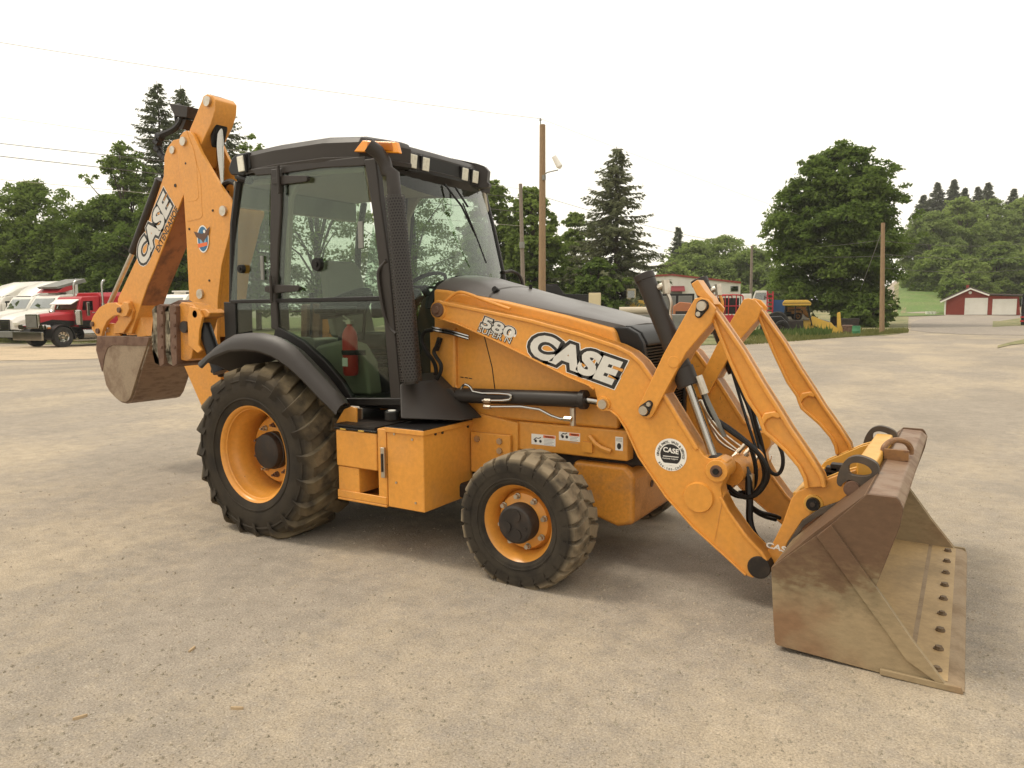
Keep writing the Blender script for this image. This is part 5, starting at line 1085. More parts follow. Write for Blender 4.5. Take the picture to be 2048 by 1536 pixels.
TR('b', 1668, 303, 57, 262, 'great dense dark green maple with a rounded crown beside the short pole', n=52000, clumps=260, bottom=.09, ls=.14, leaf=LEAF_D, lobes=.10, squash=.42)
TR('b', 1735, 590, 52, 90, 'dark low shrub hugging the ground at the foot of the great maple', n=4000, bottom=.0, leaf=LEAF_D, cat='bush')
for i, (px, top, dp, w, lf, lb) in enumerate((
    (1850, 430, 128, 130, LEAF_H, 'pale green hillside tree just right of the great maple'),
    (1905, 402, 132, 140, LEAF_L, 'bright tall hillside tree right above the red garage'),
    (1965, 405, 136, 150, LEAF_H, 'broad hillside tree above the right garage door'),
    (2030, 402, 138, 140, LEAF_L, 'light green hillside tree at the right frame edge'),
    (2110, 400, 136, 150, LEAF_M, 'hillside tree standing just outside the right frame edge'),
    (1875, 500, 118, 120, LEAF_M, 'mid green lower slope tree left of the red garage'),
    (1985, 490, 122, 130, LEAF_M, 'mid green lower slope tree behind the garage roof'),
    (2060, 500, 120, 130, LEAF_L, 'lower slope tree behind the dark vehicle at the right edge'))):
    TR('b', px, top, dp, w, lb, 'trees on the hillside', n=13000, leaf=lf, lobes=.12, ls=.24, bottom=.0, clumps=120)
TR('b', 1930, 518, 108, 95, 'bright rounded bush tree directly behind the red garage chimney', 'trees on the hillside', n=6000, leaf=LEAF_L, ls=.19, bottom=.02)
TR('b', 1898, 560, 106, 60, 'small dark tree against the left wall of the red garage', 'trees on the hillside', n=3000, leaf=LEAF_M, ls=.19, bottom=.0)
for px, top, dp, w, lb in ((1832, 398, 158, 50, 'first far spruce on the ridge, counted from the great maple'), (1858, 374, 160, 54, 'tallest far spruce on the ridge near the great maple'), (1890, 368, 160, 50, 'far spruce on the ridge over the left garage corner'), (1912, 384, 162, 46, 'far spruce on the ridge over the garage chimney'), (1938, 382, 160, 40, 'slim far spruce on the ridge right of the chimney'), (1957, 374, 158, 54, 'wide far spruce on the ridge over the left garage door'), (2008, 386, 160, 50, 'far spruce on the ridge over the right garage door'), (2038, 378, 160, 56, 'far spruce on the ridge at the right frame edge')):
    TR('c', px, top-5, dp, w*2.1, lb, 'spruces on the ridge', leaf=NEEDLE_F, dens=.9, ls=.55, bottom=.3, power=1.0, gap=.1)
for x, y, H, W, lb in ((30, 38, 13, 12, 'large green tree beyond the right edge of the lot, mirrored in the windscreen'), (42, 58, 17, 14, 'tall green tree further out on the right, mirrored in the windscreen')):
    broad_tree('broadleaf_tree', (x, y, terrain(x, y)), H, W, lb, 'trees right of the lot', n=5000, leaf=LEAF_M, ls=.35)
def far_woods(name, px0, px1, depth, h0, h1, n, leaf):
    rs = random.Random(px0); P_ = []; N_ = []
    while len(P_) < n:
        px = rs.uniform(px0, px1); k = (px-1024)/FPX; r_ = depth*rs.uniform(.9, 1.25); v = (DF+r0*k).normalized()*r_*math.sqrt(1+.0*k*k); x, y_ = CP.x+v.x, CP.y+v.y; z0 = terrain(x, y_)
        H = rs.uniform(h0, h1); W = H*rs.uniform(.55, .8)
        for _ in range(rs.randint(16, 26)):
            t = rs.random(); a = rs.uniform(0, 6.283); rr = W/2*rs.random()**.4*(1 if t < .5 else (1-((t-.5)/.5)**2)**.6); cx, cy, cz = x+rr*math.cos(a), y_+rr*math.sin(a), z0+H*t
            for _ in range(26):
                d = Vector((rs.gauss(0, 1), rs.gauss(0, 1), rs.gauss(0, .5)))*W*.085; P_.append((cx+d.x, cy+d.y, cz+d.z)); N_.append((d.x, d.y, abs(d.z)+.6+rs.gauss(0, .4)))
    P_ = np.array(P_); nrm = unit(np.array(N_)); m_ = len(P_); u = unit(np.cross(nrm, RG.normal(size=(m_, 3)))); vv = np.cross(nrm, u); s = (.34*(.6+.8*RG.random(m_)))[:, None]
    o = cards(P_, u*s, vv*s*.75, leaf, name, None, None); o['kind'] = 'stuff'
DF = Vector((D.x, D.y, 0)).normalized()
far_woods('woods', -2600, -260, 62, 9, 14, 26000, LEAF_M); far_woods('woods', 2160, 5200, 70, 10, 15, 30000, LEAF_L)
# ---- grass blades and weeds along the lot edges
def blades(name, spots, h, w, m, n):
    P_ = []; U_ = []; V_ = []
    for k in range(n):
        px = random.uniform(*spots[0]); d0, d1 = spots[1](px); dp = d0+(d1-d0)*random.random()**1.6; b = gdep(px, dp); hh = h*random.uniform(.4, 1.4)*(1.6 if random.random() < .08 else 1)
        lean = Vector((random.uniform(-.4, .4), random.uniform(-.4, .4), 1)).normalized(); sd = RT*random.uniform(.5, 1)*w+Vector((0, 0, .0))
        P_.append(b+lean*hh*.5); U_.append(lean*hh*.5); V_.append(sd)
    o = cards(np.array(P_), np.array(U_), np.array(V_), m, name, None, None); o['kind'] = 'stuff'; return o
GB = leaf_mat('grass_blade', (.10, .12, .035), (.24, .23, .09), .3); GB2 = leaf_mat('weed_blade', (.06, .10, .025), (.14, .19, .06), .3)
def vd(px, py): return (gp(px, py)-CP).dot(D)
blades('grass', ((-120, 460), lambda px: (vd(px, 686), vd(px, 686)+7)), .22, .035, GB, 6000)
blades('weeds', ((5, 60), lambda px: (vd(px, 681), vd(px, 681)+1.5)), .65, .06, GB2, 700)
blades('grass', ((1440, 1815), lambda px: (vd(px, max(664, 694-(px-1440)*.075)), 46)), .15, .04, GB, 6000)
blades('weeds', ((1480, 1660), lambda px: (37.5, 41)), .32, .06, GB2, 1600)
# ---- poles, lamp, wires
def pole(px, top, depth, r_, m, label, pxb=None, base=None, mb=None):
    b = base or gdep(pxb or px, depth); dp = (b-CP).dot(D); t = pd(px, top, dp); t = Vector((b.x+(t.x-b.x), b.y+(t.y-b.y), t.z))
    T = empty('utility_pole', b, label, 'pole', 'wooden poles round the lot'); mbx = MB().tube([b-Vector((0, 0, .3)), t], [r_*1.15, r_*.85], 14); o = mbx.build('shaft', m, T); return T, b, t
PA, ba, ta = pole(1085, 250, 32, .15, WOODP, 'tall brown wooden pole with a lamp arm behind the hood', 1084)
MB().cyl(ta+Vector((-.10, 0, -.4)), ta+Vector((-.10, 0, .22)), .025, n=8).cyl(ta+Vector((-.10, 0, .2)), ta+Vector((-.10, 0, .3)), .055, .03, 10).build('insulator', GREYP, PA)
la = pd(1088, 355, 31.8); LM = empty('yard_lamp', la, 'white tilted flood lamp on a thin arm of the tall brown pole', 'lamp')
MB().tube([la, pd(1091, 346, 31.6), pd(1102, 343, 31.4), pd(1116, 340, 31.2)], .025, 8, 1).box((la.x-.06, la.y-.06, la.z-.1), (la.x+.06, la.y+.06, la.z+.1)).build('arm', GREYP, LM)
MB().cyl(pd(1119, 333, 31.2), pd(1108, 313, 31.2), .13, .10, 16).cyl(pd(1119, 333, 31.2), pd(1120, 337, 31.2), .13, .05, 16).build('lamp_head', WHITE, LM)
PB, bb_, tb = pole(1041, 368, 40, .115, WOODG, 'shorter grey wooden pole left of the tall brown pole', 1049)
p = pd(1044, 490, 39.8); MB().box((p.x-.14, p.y-.05, p.z-.16), (p.x+.14, p.y+.05, p.z+.16)).build('meter_box', GREYP, PB)
PC, bc, tc2 = pole(1504, 492, 75, .14, WOODG, 'thin far pole rising in front of the hazy trees', 1499)
PD_, bd_, td = pole(1766, 446, 35, .12, WOODP, 'short brown pole on the grass beside the great maple', None, gp(1764, 668))
MB().box((td.x-.5, td.y-.04, td.z-.25), (td.x+.5, td.y+.04, td.z-.15)).build('cross_arm', RUST, PD_) if False else None
dpd = (bd_-CP).dot(D)
gw = gp(1697, 645); G = empty('guy_wire', gw, 'slanting guy wire with a pale guard, from the short pole down left', 'guy wire')
MB().cyl(gw, pd(1761, 470, dpd), .02, n=6).build('cable', GREYP, G); MB().cyl(gw, gw+(pd(1761, 470, dpd)-gw)*.28, .055, n=8).build('guard', WHITE, G)
WIREM = mat('wire', (.10, .09, .08), .6)
WIREP = mat('pale_wire', (.42, .38, .32), .5)
def wire(a, b, sag, label, r_=.011, m_=None):
    m = (a+b)/2-Vector((0, 0, sag)); T = [a+(b-a)*t-Vector((0, 0, 4*sag*t*(1-t))) for t in [i/16 for i in range(17)]]
    o = MB().tube(T, r_, 5).build('power_line', m_ or WIREM); tag(o, label, 'wire', 'overhead wires')
wire(pd(-250, 44, 25), ta+Vector((-.1, 0, .28)), .15, 'topmost overhead wire running from the left edge to the tall brown pole', .010, WIREP)
for (y0, y1, lb, r_) in ((198, 378, 'faint second overhead wire from the left frame edge to the grey pole', .008), (259, 396, 'third overhead wire at the left, just over the darker one', .014), (284, 424, 'dark overhead wire at the left crossing toward the loose tree', .016), (335, 452, 'lowest overhead wire at the left, above the broad tree', .009)):
    wire(pd(-250, y0, 30), pd(1042.5, y1, 40), .05, lb, r_, WIREM if 'dark' in lb else WIREP)
wire(ta+Vector((-.1, 0, .28)), pd(1900, 520, 90), .5, 'faint overhead wire leaving the tall pole toward the right', .007, WIREP)
wire(pd(1043, 380, 40), tc2, .4, 'thin wire from the grey pole past the ragged conifer to the far pole', .012)
wire(tc2, pd(1764, 480, dpd), .3, 'upper wire crossing in front of the great maple', .010)
wire(tc2-Vector((0, 0, .4)), pd(1764, 512, dpd), .3, 'lower wire crossing in front of the great maple', .010)
for y0, y1, lb in ((482, 470, 'upper wire from the short pole over the hillside'), (508, 496, 'middle wire from the short pole over the hillside'), (536, 520, 'lower wire from the short pole over the hillside')):
    wire(pd(1766, y0, dpd), pd(2150, y1, 70), .6, lb, .012)
# ---- trucks
def local(name, base, fwd, label, cat, group=None):
    return empty(name, base, label, cat, group, math.atan2(fwd.y, fwd.x))
def lb(mb, name, m, T, bevel=0, ang=35):
    o = mb.build(name, m, None, bevel, ang); o.parent = T; return o
FW = (-r0*.42-Vector((D.x, D.y, 0)).normalized()*.90)
def wheel_local(T, x, y, r_=.52, w=.3, s=1, hubm=CHROME):
    c = (x, y, r_); t = MB().lathe([(r_*.55, -w/2*.9), (r_*.62, -w/2), (r_*.93, -w/2), (r_, -w*.38), (r_, w*.38), (r_*.93, w/2), (r_*.62, w/2), (r_*.55, w/2*.9)], c, 36); wo = lb(t, 'wheel', TYREM, T)
    h = MB().lathe([(0, s*w*.42), (r_*.18, s*w*.40), (r_*.24, s*w*.2), (r_*.48, s*w*.25), (r_*.56, s*w*.46)], c, 28); ho_ = h.build('hub', hubm, None); ho_.parent = wo
    for k in range(8):
        a = k*math.pi/4; n_ = MB().cyl((x+r_*.38*math.cos(a), y+s*w*.2, r_+r_*.38*math.sin(a)), (x+r_*.38*math.cos(a), y+s*w*.3, r_+r_*.38*math.sin(a)), .035, n=6).build('hub_nut', DARKM, None); n_.parent = wo
    return wo
rt = local('red_truck', gdep(100, 40.5), FW, 'red and black long nosed truck with chrome grille behind the digging bucket', 'truck')
rt.scale = (1.08,)*3
hood_ = [(.72, .42, 1.05, 1.62), (.1, .47, 1.05, 1.68), (-.95, .62, 1.05, 1.78)]
lb(MB().loft([[(x, -w, z0), (x, -w, z1-.1), (x, -w+.12, z1), (x, w-.12, z1), (x, w, z1-.1), (x, w, z0)] for x, w, z0, z1 in hood_]), 'hood', REDP, rt, .02)
lb(MB().loft([[(x, s*(w+.012), z0) for x, w, z0, z1 in hood_]+[(x, s*(w+.012), zz) for (x, w, z0, z1), zz in zip(hood_[::-1], (1.30, 1.38, 1.22))] for s in (1,)]+[[(x, s*(w-.05), z0) for x, w, z0, z1 in hood_]+[(x, s*(w-.05), zz) for (x, w, z0, z1), zz in zip(hood_[::-1], (1.30, 1.38, 1.22))] for s in (1,)]), 'hood_stripe', BLACKP, rt)
lb(MB().box((.70, -.50, .95), (.82, .50, 1.66)), 'grille_shell', CHROME, rt, .03)
for k in range(9): lb(MB().box((.815, -.40+.09*k, 1.0), (.835, -.40+.09*k+.05, 1.60)), 'grille_bar', GREYP, rt)
lb(MB().box((1.0, -1.15, .38), (1.1, 1.15, .80)), 'bumper', CHROME, rt, .02)
for s in (-1, 1):
    f_ = [(.62*math.cos(a)*1.0, .52+.62*math.sin(a)) for a in [math.pi*i/14 for i in range(-1, 16)]]
    lb(MB().strip(f_, s*.62, s*1.18, -.06), 'fender', BLACKP, rt); lb(MB().prism(f_+[(-.62, .9), (-.4, 1.25), (.4, 1.15)], s*.62, s*.66), 'fender_inner', BLACKP, rt)
    lb(MB().cyl((.60, s*.78, 1.02), (.85, s*.78, 1.02), .13, n=16).cyl((.60, s*1.0, 1.02), (.82, s*1.0, 1.02), .11, n=16), 'headlight', CHROME, rt)
    lb(MB().cyl((.62, s*1.08, .98), (.75, s*1.08, .98), .05), 'turn_lamp', AMBER_D, rt)
    lb(MB().cyl((-.95, s*.98, 1.10), (-.95, s*.98, 1.80), .19, n=20).cyl((-.95, s*.98, 1.80), (-.95, s*.98, 1.86), .19, .12, 20), 'air_cleaner', CHROME, rt)
    lb(MB().cyl((-2.25, s*1.12, .9), (-2.25, s*1.12, 2.2), .09, n=16).cyl((-2.25, s*1.12, 2.2), (-2.25, s*1.12, 3.2), .055, n=14).tube([(-2.25, s*1.12, 3.15), (-2.3, s*1.12, 3.32), (-2.42, s*1.12, 3.40)], .06, 12, 1), 'exhaust_stack', CHROME, rt)
    lb(MB().box((-1.45, s*1.10, 1.55), (-1.30, s*1.22, 2.25)), 'mirror', CHROME, rt, .02)
    lb(MB().cyl((-1.1, s*.85, .62), (-2.8, s*.85, .62), .30, n=20), 'fuel_tank', CHROME, rt)
    lb(MB().box((-1.8, s*.85, .28), (-.7, s*1.1, .36)), 'step', CHROME, rt)
    wheel_local(rt, 0, s*1.0, .52, .32, s); wheel_local(rt, -4.6, s*.9, .52, .5, s)
cabp = [(-.95, 1.0), (-.95, 1.80), (-1.12, 2.35), (-1.25, 2.52), (-2.2, 2.58), (-2.2, 1.0)]
cab_ = lb(MB().prism(cabp, -.95, .95), 'cab', REDP, rt, .04)
lb(MB().prism([(-.95, 1.0), (-.95, 1.32), (-2.2, 1.32), (-2.2, 1.0)], .951, .965), 'cab_stripe', BLACKP, rt)
for s in (-1, 1):
    w_ = MB().prism([(-1.20, 1.85), (-1.28, 2.30), (-1.80, 2.32), (-1.80, 1.82)], s*.955, s*.95).build('window', GLASS_D, None); w_.parent = cab_
    lb(MB().prism([(-1.02, 1.0), (-1.02, 1.78), (-1.06, 1.78), (-1.06, 1.0)], s*.957, s*.95), 'door_gap', BLACKP, rt)
    lb(MB().cyl((-1.7, s*.97, 1.72), (-1.9, s*.97, 1.72), .02, n=8), 'door_handle', CHROME, rt)
ws_ = MB().loft([[(-.94, -.86, 1.86), (-.94, .86, 1.86)], [(-1.10, -.80, 2.32), (-1.10, .80, 2.32)]], cap=False, closed=False).build('windscreen', GLASS_D, None, ang=0); ws_.parent = cab_
lb(MB().loft([[(-1.12, -.88, 2.40), (-1.12, .88, 2.40)], [(-.70, -.86, 2.16), (-.70, .86, 2.16)], [(-.70, -.86, 2.13), (-.70, .86, 2.13)], [(-1.12, -.88, 2.36), (-1.12, .88, 2.36)]], cap=False, closed=False), 'sun_visor', WHITE, rt)
lb(MB().loft([[(-2.22, -1.0, .9), (-2.22, -1.0, 2.55), (-2.22, -.8, 2.75), (-2.22, .8, 2.75), (-2.22, 1.0, 2.55), (-2.22, 1.0, .9)], [(-3.7, -1.0, .9), (-3.7, -1.0, 2.6), (-3.7, -.8, 2.8), (-3.7, .8, 2.8), (-3.7, 1.0, 2.6), (-3.7, 1.0, .9)]]), 'sleeper', REDP, rt, .04)
lb(MB().box((-5.5, -.4, .7), (-.5, .4, .95)), 'chassis', BLACKP, rt)
def white_truck(base, label, red=False, fairing=True, sc=1.0):
    T = local('white_truck', base, FW, label, 'truck', 'white trucks parked at the left'); T.scale = (1.13,)*3
    h = [(1.15, .72, .75, 1.25), (.9, .82, .7, 1.42), (.2, .9, .75, 1.60), (-.75, .98, .75, 1.78)]
    lb(MB().loft([[(x, -w, z0), (x, -w, z1-.22), (x, -w+.2, z1), (x, w-.2, z1), (x, w, z1-.22), (x, w, z0)] for x, w, z0, z1 in h]), 'hood', WHITE, T, .03)
    gr = lb(MB().box((1.13, -.42, .70), (1.20, .42, 1.28)), 'grille', BLACKP, T, .02)
    for k in range(6): g_ = MB().box((1.20, -.40, .74+.085*k), (1.215, .40, .765+.085*k)).build('grille_bar', CHROME, None); g_.parent = gr
    lb(MB().box((1.1, -1.15, .32), (1.3, 1.15, .66)), 'bumper', GREYP, T, .04)
    c_ = lb(MB().prism([(-.7, .9), (-.7, 1.78), (-1.15, 2.45), (-1.3, 2.6), (-2.6, 2.7), (-2.6, .9)], -1.05, 1.05), 'cab', WHITE, T, .06)
    w_ = MB().loft([[(-.74, -.9, 1.86), (-.70, 0, 1.86), (-.74, .9, 1.86)], [(-1.12, -.85, 2.42), (-1.08, 0, 2.42), (-1.12, .85, 2.42)]], cap=False, closed=False).build('windscreen', GLASS_D, None, ang=0); w_.parent = c_
    for s in (-1, 1):
        w_ = MB().prism([(-1.10, 1.75), (-1.28, 2.32), (-1.9, 2.32), (-1.9, 1.75)], s*1.056, s*1.05).build('window', GLASS_D, None); w_.parent = c_
        lb(MB().box((-1.2, s*1.1, 1.6), (-1.0, s*1.25, 2.2)), 'mirror', WHITE, T, .03); lb(MB().box((.95, s*.6, .95), (1.14, s*.95, 1.12)), 'headlight', LENS, T, .03)
        wheel_local(T, 0, s*.98, .5, .3, s, WHITE); wheel_local(T, -4.4, s*.9, .5, .5, s)
    if fairing:
        rg = []
        for x, w, z in ((-1.25, .9, 2.62), (-1.6, .98, 2.95), (-2.2, 1.0, 3.30), (-3.0, 1.02, 3.52), (-4.0, 1.02, 3.58)):
            rg.append([(x, -w, min(2.55, z)), (x, -w, z-.2), (x, -w+.25, z), (x, w-.25, z), (x, w, z-.2), (x, w, min(2.55, z))])
        lb(MB().loft(rg), 'roof_fairing', WHITE, T, .03); lb(MB().box((-4.0, -1.02, .9), (-2.6, 1.02, 2.6)), 'sleeper', WHITE, T, .04)
    else:
        lb(MB().box((-2.2, -.5, 2.75), (-1.5, .5, 2.83)).box((-2.1, -.45, 2.65), (-2.05, .45, 2.76)).box((-1.65, -.45, 2.65), (-1.6, .45, 2.76)), 'beacon_bar', WHITE, T)
    lb(MB().box((-6, -.4, .6), (-.3, .4, .85)), 'chassis', BLACKP, T)
    if red:
        lb(MB().loft([[(-1.2, y, 2.72), (-1.7, y, 3.10), (-2.3, y, 3.25), (-2.3, y, 2.95), (-1.6, y, 2.75)] for y in (-.9, .9)]), 'roof_wing', REDP, T, .03)
        lb(MB().prism([(-1.2, 3.05), (-2.9, 3.55), (-3.0, 3.35), (-1.3, 2.95)], -.8, .9), 'roof_board', GREYP, T)
    return T
DF = Vector((D.x, D.y, 0)).normalized()
white_truck(gdep(58, 46), 'white truck with a rounded hood, directly behind the red truck, red wing on its roof', True, False)
white_truck(gdep(12, 49), 'white highway truck with a tall swept roof fairing second from the left edge')
white_truck(gdep(-48, 50), 'white highway truck with a swept roof fairing cut off by the left frame edge')
white_truck(gdep(318, 47), 'white truck cab with a roof beacon bar seen between dipper and boom', False, False)
# ---- far buildings
def bframe(base, face):                    # building frame: x along the facade (image right), y away from the camera
    return math.atan2(face.y, face.x)
def face_rz(px):
    k = (px-1024)/FPX; v = r0-DF*k; return math.atan2(v.y, v.x), math.cos(math.atan(k))
wb = gdep(1300, 76); WB = empty('white_building', wb, 'long low white building with a red roof edge behind the yard machines', 'building', None, face_rz(1300)[0])
sx_m = 76/FPX*face_rz(1300)[1]; zt = lambda py: pd(1300, py, 76).z-wb.z
gable = [(-180*sx_m, 0), (-180*sx_m, zt(560)), (-75*sx_m, zt(558)), (40*sx_m, zt(552)), (174*sx_m, zt(569)), (174*sx_m, 0)]
wall_ = lb(MB().prism(gable, 0, 14), 'wall', WHITE, WB)
for (a, b) in zip(gable[1:4], gable[2:5]):
    lb(MB().prism([(a[0], a[1]-.02), (b[0], b[1]-.02), (b[0], b[1]+.16), (a[0], a[1]+.16)], -.15, 14.1), 'roof_edge', mat('red_trim', (.28, .045, .03), .5), WB)
for (px, w, y0, y1) in ((1455, 15, 574, 585), (1280, 14, 576, 590)):
    f_ = lb(MB().box(((px-1300)*sx_m, -.06, zt(y1)), ((px-1300+w)*sx_m, 0, zt(y0))), 'window', GREYP, WB); g_ = MB().box(((px-1300)*sx_m+.06, -.07, zt(y1)+.06), ((px-1300+w)*sx_m-.06, -.061, zt(y0)-.06)).build('pane', GLASS_D, None); g_.parent = f_
lb(MB().loft([[((1340-1300)*sx_m, -.02, zt(573)), ((1366-1300)*sx_m, -.02, zt(573))], [((1339-1300)*sx_m, -.7, zt(583)), ((1367-1300)*sx_m, -.7, zt(583))], [((1339-1300)*sx_m, -.68, zt(584)), ((1367-1300)*sx_m, -.68, zt(584))]], cap=False, closed=False), 'awning', mat('awning_red', (.22, .03, .035), .7), WB)
lb(MB().box((38*sx_m, -.02, 0), (62*sx_m, 0, zt(584))), 'door', GREYP, WB)
# red garage
ga = gp(1889, 629.5); dpg = (ga-CP).dot(D); sg = dpg/FPX
GA = empty('red_garage', ga, 'small red garage with two white doors at the end of the drive', 'garage', None, face_rz(1940)[0])
gz = lambda py: (pd(1889, py, dpg).z-ga.z); gx = lambda px: (px-1889)*sg*face_rz(1940)[1]
REDW = mat('red_siding', (.26, .045, .028), .8, var=.4, vcol=(.20, .035, .025), vscale=1.2)
gar = [(0, 0), (0, gz(599)), (gx(1938), gz(579)), (gx(1975), gz(592)), (gx(2032), gz(594.5)), (gx(2036), 0)]
wl = lb(MB().prism(gar, 0, 7), 'wall', REDW, GA)
for k in range(11): z = .3*k+.1; (lb(MB().box((.02, -.012, z), (gx(1929), 0, z+.02)), 'siding_board', REDW, GA) if z < gz(601) else None)
rf = lb(MB().strip([(-.5, gz(603)), (gx(1938), gz(577)), (gx(1976), gz(590.5)), (gx(2037), gz(593))], -.35, 7.2, -.14), 'roof', mat('grey_shingle', (.12, .10, .09), .9), GA)
lb(MB().strip([(-.5, gz(603)), (gx(1938), gz(577)), (gx(1976), gz(590.5))], -.40, -.352, .16), 'barge_board', WHITE, GA)
ch = MB().box((gx(1929), 2, gz(588)), (gx(1935), 2.5, gz(570))).build('chimney', REDW, None); ch.parent = rf
for a, b, t in ((1931, 1971, 599), (1985, 2026, 601.5)):
    fr_ = lb(MB().box((gx(a)-.12, -.05, 0), (gx(b)+.12, 0, gz(t)+.14)), 'door_frame', WHITE, GA); n_ = 5
    for k in range(n_): d_ = MB().box((gx(a), -.075, gz(t)*k/n_+.01), (gx(b), -.052, gz(t)*(k+1)/n_-.015)).build('door_panel', WHITE, None); d_.parent = fr_
lb(MB().box((-.06, -.05, 0), (.10, 0, gz(600))), 'corner_board', WHITE, GA); lb(MB().cyl((gx(1938), -.04, gz(586)), (gx(1938), 0, gz(586)), .16, n=14), 'wall_lamp', WHITE, GA)
for i, px in enumerate((1854, 1861, 1868)):
    p = gp(px, 629.5); s_ = dpg/FPX; o = MB().lathe([(0, 0), (.16, 0), (.19, .38), (.16, .38), (.15, .33), (0, .33)], tuple(p), 16, 'Z').build('white_bucket', WHITE); tag(o, ('left of three small white buckets beside the drive near the garage', 'middle of three small white buckets beside the drive near the garage', 'right of three small white buckets beside the drive near the garage')[i], 'bucket', 'white buckets by the drive')
hs_ = gdep(1840, 150); HS = empty('cream_house', hs_, 'cream house mostly hidden by trees above the grass bank', 'house', None, math.atan2(r0.y, r0.x))
hz = pd(1840, 578, 150).z-hs_.z; lb(MB().box((-2.5, 0, -1), (2.5, 5, hz)), 'wall', mat('cream_siding', (.6, .5, .36), .8), HS); lb(MB().prism([(-2.8, hz), (0, hz+1.3), (2.8, hz)], -.3, 5.3), 'roof', GREYP, HS); lb(MB().box((-1, -.05, hz-1.5), (.2, 0, hz-.5)), 'window', GREYP, HS)
# ---- other machines and stores in the yard
FR = -math.atan2(0, 1); RZ = math.atan2(r0.y, r0.x)
def yobj(name, px, depth, label, cat, group=None):
    rz, cs = face_rz(px); b = gdep(px, depth); T = empty(name, b, label, cat, group, rz); s = depth/FPX*cs
    return T, (lambda x: (x-px)*s), (lambda y: pd(px, y, depth).z-b.z)
# yellow backhoe facing right
Y, X, Z = yobj('yellow_backhoe', 1620, 42, 'old yellow backhoe with a yellow roof parked in the weeds by the maple', 'backhoe loader')
lb(MB().loft([[(X(1562), y, Z(606)), (X(1566), y, Z(600)), (X(1612), y, Z(600)), (X(1620), y, Z(606)), (X(1618), y, Z(611)), (X(1563), y, Z(611))] for y in (-.7, -.62, .62, .7)]), 'roof', YELP, Y, .03)
lb(MB().box((X(1563), -.72, Z(606.5)), (X(1619), .72, Z(605.5))), 'roof_seam', DARKM, Y)
for x0, x1 in ((1568, 1566), (1588, 1588), (1612, 1622)):
    for s in (-1, 1): lb(MB().tube([(X(x0), s*.64, Z(610)), (X(x1), s*.66, Z(650))], .035, 6), 'cab_post', BLACKP, Y)
for s in (-1, 1): lb(MB().prism([(X(1570), Z(613)), (X(1610), Z(613)), (X(1617), Z(640)), (X(1570), Z(640))], s*.63, s*.62), 'window', GLASS_D, Y)
lb(MB().prism([(X(1618), Z(650)), (X(1650), Z(655)), (X(1650), Z(664)), (X(1618), Z(664))], -.5, .5), 'frame', YELP, Y, .02)
lb(MB().prism([(X(1568), Z(640)), (X(1618), Z(636)), (X(1618), Z(662)), (X(1568), Z(662))], -.5, .5), 'body', YELP, Y, .02)
lb(MB().prism([(X(1618), Z(634)), (X(1660), Z(645)), (X(1666), Z(652)), (X(1664), Z(662)), (X(1618), Z(662))], -.38, .38), 'hood', YELP, Y, .03); lb(MB().prism([(X(1618), Z(632.5)), (X(1656), Z(642)), (X(1660), Z(646)), (X(1618), Z(637))], -.36, .36), 'hood_top', GREYP, Y, .01)
for s in (-1, 1):
    lb(MB().prism([(X(1617), Z(637)), (X(1622), Z(632)), (X(1655), Z(644)), (X(1672), Z(656)), (X(1680), Z(668)), (X(1672), Z(674)), (X(1664), Z(673)), (X(1648), Z(658)), (X(1617), Z(648))], s*.58, s*.46), 'loader_arm', YELP, Y, .01)
    lb(MB().prism([(X(1671), Z(626)), (X(1676), Z(624)), (X(1679), Z(650)), (X(1688), Z(668)), (X(1680), Z(672)), (X(1672), Z(655))], s*.55, s*.48), 'tilt_lever', YELP, Y, .01)
    wheel_local(Y, X(1552), s*.7, .62, .42, s, YELP); wheel_local(Y, X(1640), s*.38, .36, .26, s, YELP)
letter_at('lettering', 'CASE', (X(1640), -.552, Z(658)), (X(1655)-X(1640), 0, -.12), (0, 0, .12), DEC_W, Y) if False else None
lb(MB().prism([(X(1682), Z(650)), (X(1702), Z(650)), (X(1704), Z(668)), (X(1690), Z(671)), (X(1682), Z(662))], -.8, .8), 'front_bucket', RUST, Y, .01)
lb(MB().box((X(1567), -.9, Z(668)), (X(1605), -.5, Z(640))), 'rear_fender', DARKM, Y, .04)
# dark loader wheel / skid machine left of it
K, X, Z = yobj('black_loader', 1556, 40, 'black wheeled loader half hidden behind the front links, left of the yellow backhoe', 'loader')
lb(MB().prism([(X(1530), Z(634)), (X(1560), Z(632)), (X(1574), Z(645)), (X(1576), Z(660)), (X(1530), Z(660))], -.6, .6), 'body', BLACKP, K, .04)
for s in (-1, 1): wheel_local(K, X(1562), s*.7, .40, .3, s, DARKM); wheel_local(K, X(1535), s*.7, .40, .3, s, DARKM)
B_, X, Z = yobj('blue_skip', 1555, 47, 'blue open skip standing behind the black loader', 'skip')
lb(MB().prism([(X(1544), Z(628)), (X(1544), Z(600)), (X(1568), Z(600)), (X(1568), Z(628))], -.5, -.45).prism([(X(1544), Z(628)), (X(1544), Z(600)), (X(1568), Z(600)), (X(1568), Z(628))], .45, .5).box((X(1544), -.5, Z(628)), (X(1546), .5, Z(600))).box((X(1566), -.5, Z(628)), (X(1568), .5, Z(600))), 'body', mat('blue_paint', (.015, .075, .20), .5), B_)
for k in range(5): lb(MB().box((X(1545+5*k), -.53, Z(626)), (X(1546.5+5*k), -.5, Z(602))), 'rib', mat('blue_paint', (.015, .075, .20), .5), B_)
lb(MB().box((X(1546), -.4, 0), (X(1550), .4, Z(628))).box((X(1562), -.4, 0), (X(1566), .4, Z(628))), 'stand', BLACKP, B_)
M_, X, Z = yobj('red_lift_mast', 1536, 46, 'red lift mast with rungs beside the blue skip', 'lift mast')
